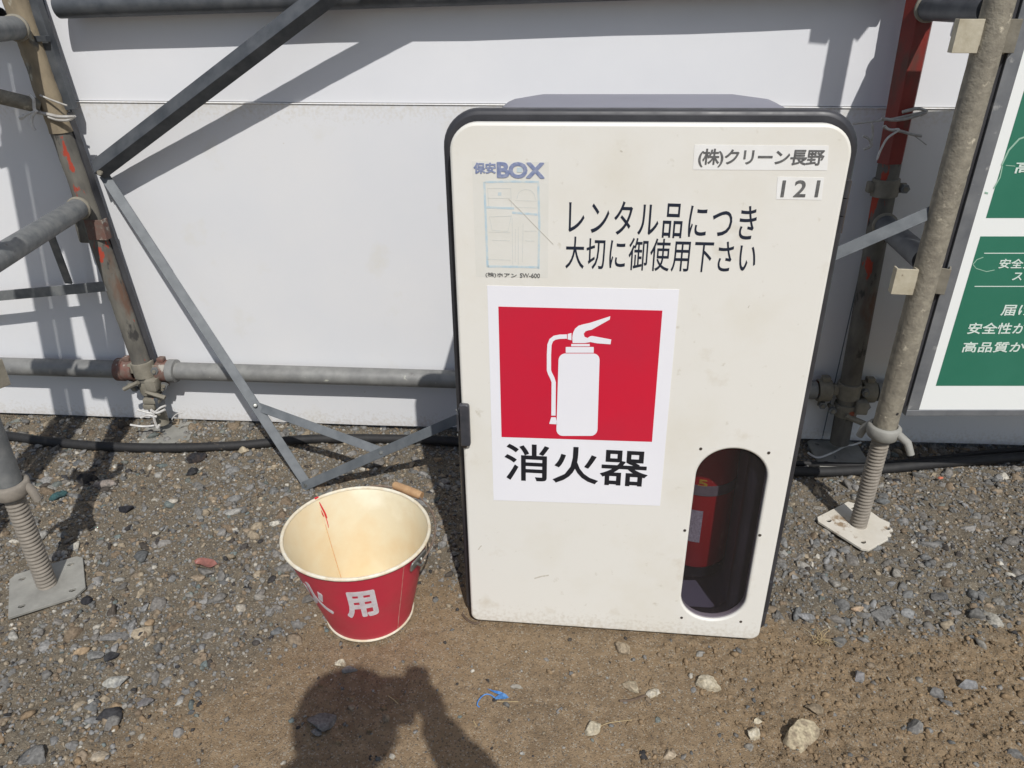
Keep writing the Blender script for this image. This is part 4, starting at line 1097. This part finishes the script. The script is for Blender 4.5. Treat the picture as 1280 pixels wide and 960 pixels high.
# ------------------------------------------------------------------ red fire bucket
bc = Vector((-.286, 1.115, .003)); tilt_x = -.008
RB, RT, BH = .083, .1365, .202
def bpt(a_, z, off=0.0):
    t = z / BH; r = (RB + (RT - RB) * t) * (1 + t * (.016 * cos(2 * (a_ - 2.6)) + .006 * cos(3 * a_ + 1)) + .004 * sin(5 * a_ + 9 * t) * sin(pi * t)) + off
    return Vector((bc.x - .010 * t + r * cos(a_), bc.y + .003 * t + r * sin(a_), bc.z + z))
bk = Thing('fire_bucket', 'red metal fire bucket with cream inside and white characters, standing beside the box', 'bucket', tuple(bc))
def cone(z0, z1, off, n=72, rows=8, bottom=False):
    v = []; f = []
    for i in range(rows + 1):
        z = z0 + (z1 - z0) * i / rows
        for k_ in range(n): v.append(bpt(2 * pi * k_ / n, z, off))
    for i in range(rows):
        for k_ in range(n):
            a_ = i * n + k_; b_ = i * n + (k_ + 1) % n; f.append((a_, b_, b_ + n, a_ + n))
    if bottom: f.append(tuple(range(n)))
    return Geo().add(v, f)
bk.part('wall', cone(.008, BH, 0.0), M['bucketred'], smooth=True)
inner = bk.part('lining', cone(.014, BH - .001, -.0012, bottom=True), M['bucketin'], smooth=True, angle=50)
rim = bk.part('rim', g_tube([bpt(2 * pi * k_ / 72, BH, .0008) for k_ in range(73)], .0034, 10, caps=False), M['rim'], smooth=True)
bk.part('foot_band', g_tube([bpt(2 * pi * k_ / 72, .005, .0006) for k_ in range(73)], .0026, 8, caps=False), M['rim'], smooth=True)
# seams: outside right, inside left with a red dribble
aS = radians(-42)
M['seamred'] = mat('worn_seam', (.46, .09, .09), (.50, .26, .22), 60, rough=.5)
bk.part('seam', g_tube([bpt(aS, z, .0002) for z in np.linspace(.01, BH - .004, 8)], .0010, 6), M['seamred'])
qi = on_ground(399, 628, BH + .003); aI = math.atan2(qi.y - bc.y, qi.x - (bc.x - .010)) 
bk.part('inner_seam', g_tube([bpt(aI + .10 * (1 - z / BH), z, -.0030) for z in np.linspace(.016, BH - .004, 8)], .0013, 6), M['bucketin'], parent=inner)
M['dribble'] = mat('red_dribble', (.58, .02, .03), rough=.35)
M['stainline'] = mat('thin_red_stain', (.62, .24, .10), (.72, .45, .20), 120, rough=.5)
dr = Geo()
for a0_, z0d, z1d, rr in ((aI - .035, .160, .196, .0016), (aI + .005, .165, .186, .0011), (aI - .02, .140, .17, .0008)):
    t_ = g_tube([bpt(a0_ + .02 * sin(z * 70), z, -.0030) for z in np.linspace(z0d, z1d, 6)], [rr * .5, rr, rr * 1.1, rr, rr * .9, rr * .4], 8); dr.add(t_.v, t_.f)
q = g_tube([bpt(aI + .03, BH, .0) + Vector((0, 0, .0035)), bpt(aI - .03, BH, .0) + Vector((0, 0, .0035))], [.0025, .0015], 8); dr.add(q.v, q.f)
bk.part('paint_dribble', dr, M['dribble'], parent=inner)
dr = Geo(); t_ = g_tube([bpt(aI + .085 * (1 - z / BH) - .01, z, -.0034) for z in np.linspace(.016, .15, 8)], .0006, 5); dr.add(t_.v, t_.f)
t_ = g_tube([bpt(aI - .05 - k_ * .09, .0165, -.0024) for k_ in range(26)], .0008, 5); dr.add(t_.v, t_.f)
bk.part('red_stain_line', dr, M['stainline'], parent=inner)
# white characters wrapped round round the outside
def wrap_word(body, ac, zc, wdt, hgt, rot=0.0):
    g = g_text(body, -wdt / 2, -hgt / 2, wdt / 2, hgt / 2, .040, .0002)
    bm = bmesh.new(); vs = [bm.verts.new(p_) for p_ in g.v]
    for fa in g.f:
        try: bm.faces.new([vs[i] for i in fa])
        except ValueError: pass
    for _ in range(4):
        le = [e_ for e_ in bm.edges if e_.calc_length() > .007]
        if not le: break
        bmesh.ops.subdivide_edges(bm, edges=le, cuts=1); bmesh.ops.triangulate(bm, faces=bm.faces)
    bm.verts.index_update(); v = []
    for q_ in bm.verts:
        x, y = q_.co.x * cos(rot) - q_.co.y * sin(rot), q_.co.x * sin(rot) + q_.co.y * cos(rot)
        z = zc + y; r = RB + (RT - RB) * z / BH
        v.append(bpt(ac + x / r, z, .0003 + q_.co.z))
    f = [tuple(q_.index for q_ in fa.verts) for fa in bm.faces]; bm.free()
    return Geo().add(v, f)
aw = radians(-86)
bk.part('lettering', wrap_word('用', aw + .09, .124, .058, .080), M['bucketwhite'])
bk.part('lettering', wrap_word('火', aw - .72, .124, .062, .080), M['bucketwhite'])
bk.part('lettering', wrap_word('防', aw - 1.55, .124, .060, .080), M['bucketwhite'])
# ears, wire bail and wooden grip
qe = on_ground(519, 702, BH * .9); ae = math.atan2(qe.y - bc.y, qe.x - (bc.x - .010))
ears = []
for a_ in (ae, ae + pi):
    c = bpt(a_, BH - .020, .002); rd = Vector((cos(a_), sin(a_), 0)); tg_ = Vector((-sin(a_), cos(a_), 0))
    sl_ = (bpt(a_, BH) - bpt(a_, 0)).normalized(); nr = tg_.cross(sl_).normalized(); nr = nr if nr.dot(rd) > 0 else -nr
    g = g_prism([rrect(-.025, -.0115, .025, .0115, .007, 5)], 0, .003, .0006); g.map(lambda p: c + tg_ * p.x + sl_ * p.y + nr * p.z)
    e_ = bk.part('ear', g, M['zinc'], smooth=True)
    t_ = g_tube([c - tg_ * .008 + nr * .002, c - tg_ * .004 + nr * .010 - sl_ * .004, c + tg_ * .004 + nr * .010 - sl_ * .004, c + tg_ * .008 + nr * .002], .0030, 8)
    bk.part('ear_loop', t_, M['zinc'], parent=e_, smooth=True)
    ears.append(c + nr * .008)
cen = (ears[0] + ears[1]) / 2; av = (ears[0] - ears[1]) / 2; Rr = av.length; av.normalize()
dv = Vector((-av.y, av.x, 0)); dv = dv if dv.y > 0 else -dv
dv = (dv + Vector((0, 0, .11))).normalized()
arc = [cen + av * cos(t_) * Rr * (1.0 + .03 * sin(t_)) + dv * sin(t_) * (Rr + .013) for t_ in np.linspace(.0, pi, 40)]
bk.part('bail_wire', g_tube(arc, .0019, 8), M['wire'], smooth=True)
gm_ = [cen + av * cos(t_) * Rr * 1.02 + dv * sin(t_) * (Rr + .015) for t_ in np.linspace(pi / 2 - .30, pi / 2 + .16, 9)]
gc = (gm_[0] + gm_[-1]) / 2; gd = (gm_[0] - gm_[-1]).normalized()
bk.part('wooden_grip', g_lathe([(.0025, -.036), (.0075, -.036), (.0086, -.032), (.0096, .0), (.0086, .032), (.0075, .036), (.0025, .036)], gm_[4], 20, gd), M['wood'], smooth=True, angle=50)

# ------------------------------------------------------------------ green safety sign on the right
SY = 1.385
def sp(px, py):                # photo point -> (x, z) on the sign's front face
    q = at_y(px, py, SY); return (q.x, q.z)
c0 = sp(1130, 520); SX0, SZ0 = c0[0] + .003, c0[1] ; SX1, SZ1 = SX0 + .905, 1.255
sg = Thing('safety_sign', 'green and white notice board in a grey metal frame at the right edge', 'sign', ((SX0 + SX1) / 2, SY, SZ0))
up3 = lambda g, y0: g.map(lambda p: (p.x, y0 - p.z, p.y))
fw_ = .026
for nm, (x0, z0, x1, z1) in (('frame_rail', (SX0, SZ0, SX1, SZ0 + fw_ * .55)), ('frame_rail', (SX0, SZ1 - fw_ * .8, SX1, SZ1)), ('frame_stile', (SX0, SZ0 + fw_ * .55 + .0004, SX0 + fw_, SZ1 - fw_ * .8 - .0004)), ('frame_stile', (SX1 - fw_, SZ0 + fw_ * .55 + .0004, SX1, SZ1 - fw_ * .8 - .0004))):
    sg.part(nm, up3(g_prism([[(x0, z0), (x1, z0), (x1, z1), (x0, z1)]], -.045, 0, .0012), SY), M['signframe'])
bx0, bz0 = sp(1150, 510)[0] - .0, sp(1150, 510)[1]
sg.part('board', up3(g_prism([[(SX0 + .02, SZ0 + .012), (SX1 - .02, SZ0 + .012), (SX1 - .02, SZ1 - .016), (SX0 + .02, SZ1 - .016)]], -.006, -.003), SY), M['signwhite'])
gx0, gz0 = sp(1168, 483); gz1 = sp(1216, 296)[1]; gz2 = sp(1222, 273)[1]
yb = SY + .003
gx0 = SX0 + .048
sg.part('green_panel', up3(g_prism([[(gx0, gz0), (SX1 - .05, gz0), (SX1 - .05, gz1), (gx0 + .0, gz1)]], 0, .0004), yb), M['signgreen'])
sg.part('green_panel', up3(g_prism([[(gx0, gz2), (SX1 - .05, gz2), (SX1 - .05, SZ1 - .05), (gx0, SZ1 - .05)]], 0, .0004), yb), M['signgreen'])
def sword(body, l, r, t, b, bold=.012, name='lettering'):
    x0 = sp(l, (t + b) / 2)[0]; x1 = sp(r, (t + b) / 2)[0]; z1 = sp((l + r) / 2, t)[1]; z0 = sp((l + r) / 2, b)[1]
    g = g_text(body, x0, z0, x1, z1, bold, .0004); return sg.part(name, up3(g, yb - .0005), M['signtext'])
def cw(l, per, n): return l + per * n
sword('安全第一の', 1250, cw(1250, 15.0, 5), 324, 336)
sword('スクラム', 1267, cw(1267, 14.0, 4), 340, 351)
sword('届け出る', 1253, cw(1253, 19.0, 4), 381, 395)
sword('安全性から', 1211, cw(1211, 18.0, 5), 404, 418)
sword('高品質から', 1204, cw(1204, 19.0, 5), 428, 441)
sword('高', 1270, 1294, 202, 217)
for (x0, x1, y) in ((1231, 1500, 317), (1219, 1500, 358.5)):
    a_ = sp(x0, y); b_ = SX1 - .09
    sg.part('rule', up3(g_prism([[(a_[0], a_[1] - .0008), (b_, a_[1] - .0008), (b_, a_[1] + .0008), (a_[0], a_[1] + .0008)]], 0, .0004), yb - .0005), M['signtext'])
def scr(pts, w_):
    L = [sp(*p_) for p_ in ribbon(pts, w_)]
    if sum((L[i][0] * L[(i + 1) % len(L)][1] - L[(i + 1) % len(L)][0] * L[i][1]) for i in range(len(L))) < 0: L = L[::-1]
    return up3(g_prism([L], 0, .0003), yb - .0005)
sc_ = Geo()
for pts, w_ in (([(1292, 168), (1275, 174), (1262, 188), (1253, 207)], 2.0), ([(1254, 208), (1251, 222), (1243, 236)], 1.4), ([(1232, 241), (1236, 242)], 2.2), ([(1217, 331), (1222, 325), (1230, 322)], .9), ([(1217, 331), (1221, 336), (1234, 340), (1244, 338)], .9), ([(1258, 207), (1270, 208)], .9)):
    g = scr(pts, w_); sc_.add(g.v, g.f)
sg.part('scratch_marks', sc_, M['scratch'])
sg.part('shaded_side_strip', g_box((SX0 - .0085, SY + .024, (SZ0 + SZ1) / 2 + .01), (.016, .036, SZ1 - SZ0 - .02), bev=.001), M['rubber'])  # dark strip added to stand in for the shade on the frame's left side
# two hooks hold the sign on the leg
for z in (.60, 1.02):
    sg.part('hanging_hook', g_tube([(SX0 + .004, SY + .02, z), (SX0 - .02, SY + .03, z + .004), (RL(z).x + .03, RL(z).y, z)], .004, 8), M['zinc'])

# ------------------------------------------------------------------ cords and wire ties
def cord(pts, r, n=6): return g_tube(smooth_path([Vector(p_) for p_ in pts], 5), r, n)
t1 = Thing('cord_tie', 'white plastic cord knotted round the rusty left post and the thin brace tube', 'cord', tuple(on_fence(45, 135, .09)), 'cord ties on the posts')
g = Geo()
for pts, r in ((((37, 118), (42, 124), (43, 136), (46, 140)), .0035), (((46, 138), (40, 146), (40, 156), (44, 163)), .0034), (((28, 147), (34, 143), (44, 139)), .003), (((25, 148), (30, 145)), .0045)):
    q = cord([on_fence(x, y, .10) for x, y in pts], r); g.add(q.v, q.f)
t1.part('cord', g, M['tie'], smooth=True)
g = Geo()
for pts, r in ((((50, 119), (62, 124), (78, 130), (84, 132)), .0022), (((46, 140), (60, 143), (74, 146), (92, 146)), .0042), (((60, 146), (72, 150), (86, 150), (94, 145)), .003)):
    q = cord([on_fence(x, y, .092) for x, y in pts], r); g.add(q.v, q.f)
t1.part('wire_band', g, M['tiedirty'], smooth=True)
t2 = Thing('cord_tie', 'frayed white and grey tie at the foot of the rusty left post', 'cord', tuple(on_fence(190, 518, .10)), 'cord ties on the posts')
g = Geo(); rn = random.Random(4)
for pts, r in ((((172, 512), (182, 515), (192, 517)), .003), (((192, 517), (200, 510), (207, 507)), .003), (((176, 522), (186, 519), (196, 521)), .0035), (((192, 515), (193, 525), (197, 535), (199, 531)), .0035), (((163, 531), (178, 533), (193, 532)), .003), (((215, 524), (220, 518), (228, 516)), .0018), (((188, 512), (196, 516), (206, 512)), .0035)):
    q = cord([on_fence(x, y, .10) for x, y in pts], r); g.add(q.v, q.f)
t2.part('cord', g, M['tie'], smooth=True)
t3 = Thing('cord_tie', 'grey wire tie twisted round the red sleeve of the right post', 'wire tie', tuple(on_fence(1120, 150, .10)), 'cord ties on the posts')
g = Geo()
for pts, r in ((((1066, 155), (1090, 152), (1118, 148), (1140, 143), (1158, 139)), .0022), (((1102, 148), (1120, 150), (1138, 147), (1156, 141)), .0035), (((1128, 140), (1146, 136), (1158, 139), (1150, 144)), .0035), (((1104, 158), (1112, 162), (1126, 164), (1140, 168), (1152, 170)), .0034), (((1126, 164), (1140, 168), (1150, 175), (1158, 181)), .0012),
               (((1090, 154), (1091, 168), (1088, 180)), .0025), (((1079, 170), (1086, 174), (1089, 182), (1080, 187)), .003)):
    q = cord([on_fence(x, y, .108) for x, y in pts], r); g.add(q.v, q.f)
t3.part('wire', g, M['tiedirty'], smooth=True)
g = Geo()
for pts, r in ((((1106, 157), (1112, 162), (1124, 162), (1110, 172), (1102, 185), (1096, 200)), .0022),):
    q = cord([on_fence(x, y, .113) for x, y in pts], r); g.add(q.v, q.f)
t3.part('white_cord', g, M['tie'], smooth=True)
g = cord([on_ground(x, y, .02) for x, y in ((1010, 566), (1022, 572), (1040, 566), (1056, 558), (1066, 556), (1076, 553))], .0028)
tagged('cord', g, M['tie'], 'loose pale cord end on the ground in the shade behind the box', 'cord', None, True)

# ------------------------------------------------------------------ small litter
def leaf():
    c = on_ground(259, 706, .006); v = []; f = []; n = 14
    for i in range(n + 1):
        t = i / n; wd = .0150 * sin(pi * min(t * 1.15, 1)) ** .7 * (1 - .3 * t) + .0006
        x = -.026 + .056 * t
        for s_ in (-1, -.5, 0, .5, 1):
            v.append((c.x + x, c.y + s_ * wd + .003 * sin(t * 5), gz(c.x, c.y) + .009 + .006 * (abs(s_) ** 1.5) * (1 - t) + .003 * sin(t * 9 + s_)))
    for i in range(n):
        for k_ in range(4):
            a_ = i * 5 + k_; f.append((a_, a_ + 5, a_ + 6, a_ + 1))
    return Geo().add(v, f), c
g, c = leaf()
lf = Thing('fallen_leaf', 'dry reddish leaf lying curled on the gravel left of the bucket', 'leaf', (c.x, c.y, 0))
lf.part('blade', g, M['leaf'], smooth=True, angle=80)
lf.part('stalk', g_tube([(c.x + .029, c.y + .002, gz(c.x, c.y) + .010), (c.x + .044, c.y, gz(c.x, c.y) + .007)], .0007, 5), M['twigdark'])
c = on_ground(620, 872, .003); zz = gz(c.x, c.y) + .004
bs = Thing('plastic_scrap', 'torn blue plastic scrap with a curled strand on the bare earth below the box', 'litter', (c.x, c.y, 0))
Z6 = lambda x, y, h_=0.0: on_ground(590 + x / 14.22, 840 + y / 14.22, zz + h_)
v = [Z6(400, 455), Z6(480, 400, .006), Z6(560, 370, .009), Z6(610, 400, .005), Z6(655, 455, .002), Z6(590, 480), Z6(500, 480, .003), Z6(420, 485), Z6(540, 430, .010)]
g = Geo().add(v, [(0, 1, 8), (1, 2, 8), (2, 3, 8), (3, 4, 8), (4, 5, 8), (5, 6, 8), (6, 7, 8), (7, 0, 8)])
v2 = [Z6(265, 290, .004), Z6(380, 325, .006), Z6(500, 345, .007), Z6(575, 380, .006), Z6(470, 395, .004), Z6(390, 365, .003)]
g.add(v2, [(0, 1, 5), (1, 2, 4, 5), (2, 3, 4)])
bs.part('film', g, M['scrap'])
bs.part('strand', cord([Z6(135, 625), Z6(95, 590, .002), Z6(110, 520, .003), Z6(170, 440, .004), Z6(250, 395, .005), Z6(340, 410, .004), Z6(400, 460, .002)], .0011), M['scrap'])
def twig(pts, r, m, lab, cat='twig'):
    q = [on_ground(x, y, 0) for x, y in pts]; q = [Vector((p_.x, p_.y, gz(p_.x, p_.y) + .004)) for p_ in q]
    tagged('twig', cord(q, r, 5), m, lab, cat, None, True, tuple(q[0]))
twig(((774, 879), (790, 877), (806, 871)), .0022, M['twigdark'], 'dark twig beside the small whitish stone in front of the box')
twig(((621, 879), (632, 879.5), (648, 879)), .0006, M['twig'], 'thin straw just below the blue plastic scrap')
twig(((485, 871), (492, 876), (498, 882)), .0008, M['twig'], 'short straw inside the photographer shadow')
twig(((592, 904), (596, 911)), .0008, M['twig'], 'tiny straw at the right edge of the photographer shadow')
twig(((745, 914), (760, 906), (790, 902)), .0006, M['twig'], 'pale straw right of the narrow pale stone')
for i, pts in enumerate((((578, 768), (583, 774), (592, 779), (600, 778)), )):
    twig(pts, .0022, M['twigdark'], 'curled dark root under the lower left corner of the box')
# tuft of dry grass by the right corner of the box
g = Geo(); rn = random.Random(3); c = on_ground(1028, 800, 0)
for k_ in range(26):
    a_ = rn.uniform(0, 2 * pi); l = rn.uniform(.012, .03); b0 = Vector((c.x + rn.gauss(0, .006), c.y + rn.gauss(0, .005), gz(c.x, c.y)))
    q = g_tube([b0, b0 + Vector((cos(a_) * l * .4, sin(a_) * l * .4, l * .6)), b0 + Vector((cos(a_) * l, sin(a_) * l, l * .75))], [.0007, .0006, .0002], 4); g.add(q.v, q.f)
tagged('grass_tuft', g, M['twig'], 'small tuft of dry grass by the lower right corner of the box', 'grass tuft')
c = on_ground(1175, 599, .008)
v, f = rock_variant(2, 77, .7, 5)
tagged('red_chip', Geo().add([(c.x + q[0] * .009, c.y + q[1] * .007, .012 + q[2] * .006) for q in v], f.tolist()), mat('red_chip', (.50, .10, .05), (.62, .25, .16), 80, rough=.5),
       'small reddish chip at the edge of the sign shadow on the right', 'chip', None, True)

# ------------------------------------------------------------------ the photographer, kneeling behind the camera
def skinned(chains, radii, m, name, thing, sub=2):
    """chains of (point name, ...) grown into one skin"""
    names = list(radii); idx = {n_: i for i, n_ in enumerate(names)}
    me = bpy.data.meshes.new('tmp'); edges = []
    for ch in chains:
        for a_, b_ in zip(ch[:-1], ch[1:]): edges.append((idx[a_], idx[b_]))
    me.from_pydata([radii[n_][0] for n_ in names], edges, []); me.update()
    o = bpy.data.objects.new('tmp', me); COL.objects.link(o)
    md = o.modifiers.new('s', 'SKIN'); md.use_smooth_shade = True; md.branch_smoothing = .6
    for i, n_ in enumerate(names):
        r = radii[n_][1]; o.data.skin_vertices[0].data[i].radius = (r, r) if not isinstance(r, tuple) else r
    o.data.skin_vertices[0].data[0].use_root = True
    s_ = o.modifiers.new('u', 'SUBSURF'); s_.levels = sub; s_.render_levels = sub
    bpy.context.view_layer.update()
    e_ = bpy.data.meshes.new_from_object(o.evaluated_get(bpy.context.evaluated_depsgraph_get()))
    g = Geo().add([tuple(v_.co) for v_ in e_.vertices], [tuple(p_.vertices) for p_ in e_.polygons])
    bpy.data.objects.remove(o); bpy.data.meshes.remove(me); bpy.data.meshes.remove(e_)
    return thing.part(name, g, m, smooth=True, angle=80)
HX, HY, HZ = -.012, -.215, 1.285          # head centre
pr = Thing('person', 'person crouching in a dark work jacket holding a small camera in both hands', 'person', (-.05, -.55, 0))
S = {'pelvis': ((-.05, -.62, .64), .120), 'waist': ((-.05, -.56, .78), .125), 'chest': ((-.045, -.43, .98), .140), 'neckb': ((-.04, -.32, 1.13), .060), 'neck': ((-.038, -.265, 1.19), .050),
     'headb': ((HX, HY + .004, HZ - .05), .084), 'head': ((HX, HY - .002, HZ + .02), .098), 'crown': ((HX, HY - .01, HZ + .055), .062),
     'shR': ((.12, -.36, 1.09), .060), 'elR': ((.260, -.24, .94), .058), 'wrR': ((.115, -.085, 1.075), .037), 'paR': ((.086, -.060, 1.112), .026),
     'shL': ((-.20, -.36, 1.09), .060), 'elL': ((-.235, -.20, .86), .042), 'wrL': ((-.115, -.09, 1.035), .024), 'paL': ((-.080, -.055, 1.065), .022),
     'hipR': ((.05, -.60, .58), .100), 'knR': ((.12, -.22, .52), .068), 'anR': ((.11, -.42, .10), .045), 'toR': ((.12, -.26, .05), .040),
     'hipL': ((-.16, -.62, .56), .100), 'knL': ((-.20, -.50, .10), .068), 'anL': ((-.19, -.90, .10), .045), 'toL': ((-.19, -1.0, .06), .040)}
sk = {k_: S[k_] for k_ in ('chest', 'neckb', 'neck', 'headb', 'head', 'crown')}
body = {k_: (S[k_][0], (S[k_][1] * (.45 if k_.startswith('sh') else .62) if k_ not in ('neckb', 'neck', 'headb', 'head', 'crown', 'paR', 'paL', 'wrR', 'wrL') else S[k_][1])) for k_ in S}
skinned([('pelvis', 'waist', 'chest', 'neckb', 'neck', 'headb', 'head', 'crown'), ('chest', 'shR', 'elR', 'wrR', 'paR'), ('chest', 'shL', 'elL', 'wrL', 'paL'), ('pelvis', 'hipR', 'knR', 'anR', 'toR'), ('pelvis', 'hipL', 'knL', 'anL', 'toL')], body, M['skin'], 'body', pr)
jk = {k_: (S[k_][0], S[k_][1] * 1.12 + .010) for k_ in ('pelvis', 'waist', 'chest', 'shR', 'elR', 'shL', 'elL')}
jk['collar'] = ((-.04, -.325, 1.125), .070); jk['wrR'] = (S['wrR'][0], .042); jk['wrL'] = (S['wrL'][0], .031)
skinned([('pelvis', 'waist', 'chest', 'collar'), ('chest', 'shR', 'elR', 'wrR'), ('chest', 'shL', 'elL', 'wrL')], jk, M['jacket'], 'jacket', pr)
tr = {k_: (S[k_][0], S[k_][1] * 1.1 + .004) for k_ in ('pelvis', 'hipR', 'knR', 'anR', 'hipL', 'knL', 'anL')}
tr['belt'] = ((-.05, -.60, .72), .115)
skinned([('pelvis', 'belt'), ('pelvis', 'hipR', 'knR', 'anR'), ('pelvis', 'hipL', 'knL', 'anL')], tr, M['trousers'], 'trousers', pr)
for a_, b_, c_ in ((S['anR'][0], (.115, -.36, .045), (.12, -.22, .035)), (S['anL'][0], (-.19, -.93, .07), (-.19, -1.0, .045))):
    pr.part('boot', g_tube([Vector(a_) + Vector((0, 0, .06)), a_, b_, c_, Vector(c_) + Vector((0, .03 if c_[1] > -.5 else -.01, -.004))], [.056, .058, .054, .048, .020], 14), M['boot'], smooth=True, angle=60)
# face, ears and hair under the cap
pr.part('nose', g_tube([(HX, HY + .066, HZ + .005), (HX, HY + .100, HZ - .022), (HX, HY + .070, HZ - .030)], [.008, .013, .010], 10), M['skin'], smooth=True, angle=80)
pr.part('mouth', g_tube([(HX - .022, HY + .064, HZ - .058), (HX, HY + .076, HZ - .058), (HX + .022, HY + .064, HZ - .058)], [.003, .006, .003], 8), M['skin'], smooth=True, angle=80)
for s_ in (-1, 1): pr.part('ear', g_tube([(HX + s_ * .074, HY, HZ + .018), (HX + s_ * .088, HY - .006, HZ), (HX + s_ * .076, HY, HZ - .025)], [.006, .011, .005], 8), M['skin'], smooth=True, angle=80)
for s_ in (-1, 1): pr.part('eye', g_lathe([(.0001, .008), (.006, .006), (.009, 0)], (HX + s_ * .030, HY + .072, HZ + .010), 12, (0, 1, 0)), M['black'], smooth=True)
pr.part('hair', g_lathe([(.088, -.02), (.090, .02), (.080, .055), (.050, .085), (.0001, .094)], (HX, HY - .022, HZ + .004), 24), M['hair'], smooth=True)
# hands: palm and five bent fingers each closed on the camera
def hand(s_, pal, name):
    g = Geo(); P0 = Vector(pal)
    q = g_tube([P0 + Vector((s_ * .022, -.030, -.028)), P0 + Vector((s_ * .006, -.012, -.006)), P0 + Vector((-s_ * .004, .0, .006))], [.022, .027, .018], 12); g.add(q.v, q.f)
    for k_, (ln, dz) in enumerate(((.9, .014), (1.0, .002), (.95, -.012), (.75, -.026))):
        b0 = P0 + Vector((s_ * .004, .006, dz)); b1 = b0 + Vector((s_ * -.004, .026 * ln, .004)); b2 = b1 + Vector((-s_ * .022 * ln, .004, .0)); b3 = b2 + Vector((-s_ * .014 * ln, -.006, -.001))
        q = g_tube([b0, b1, b2, b3], [.0092, .0088, .008, .0062], 10); g.add(q.v, q.f)
    b0 = P0 + Vector((s_ * .002, -.014, -.006)); q = g_tube([b0, b0 + Vector((-s_ * .018, -.012, .008)), b0 + Vector((-s_ * .038, -.006, .012))], [.012, .0105, .0085], 10); g.add(q.v, q.f)
    pr.part(name, g, M['skin'], smooth=True, angle=80)
hand(1, (.080, -.036, 1.135), 'hand'); hand(-1, (-.080, -.036, 1.095), 'hand')
cm_ = Thing('camera_body', 'small black compact camera held in the hands of the crouching person', 'camera', (0, -.03, 1.06))
cm_.part('housing', g_box((0, -.036, 1.112), (.116, .028, .104), bev=.008), M['black'], smooth=True)
cm_.part('lens_ring', g_lathe([(.0001, 0), (.019, 0), (.020, .006), (.016, .008), (.014, .004), (.0001, .004)], (0, -.021, 1.100), 28, (0, 1, 0)), M['zinc'], smooth=True)
cm_.part('screen', g_box((0, -.0508, 1.105), (.080, .0016, .060), bev=.0005), M['latch'])
print('tris', sum(sum(len(p.vertices) - 2 for p in o.data.polygons) if len(o.data.polygons) < 5000 else len(o.data.loops) - 2 * len(o.data.polygons) for o in SC.objects if o.type == 'MESH'))
print('polys', sum(len(o.data.polygons) for o in SC.objects if o.type == 'MESH'))
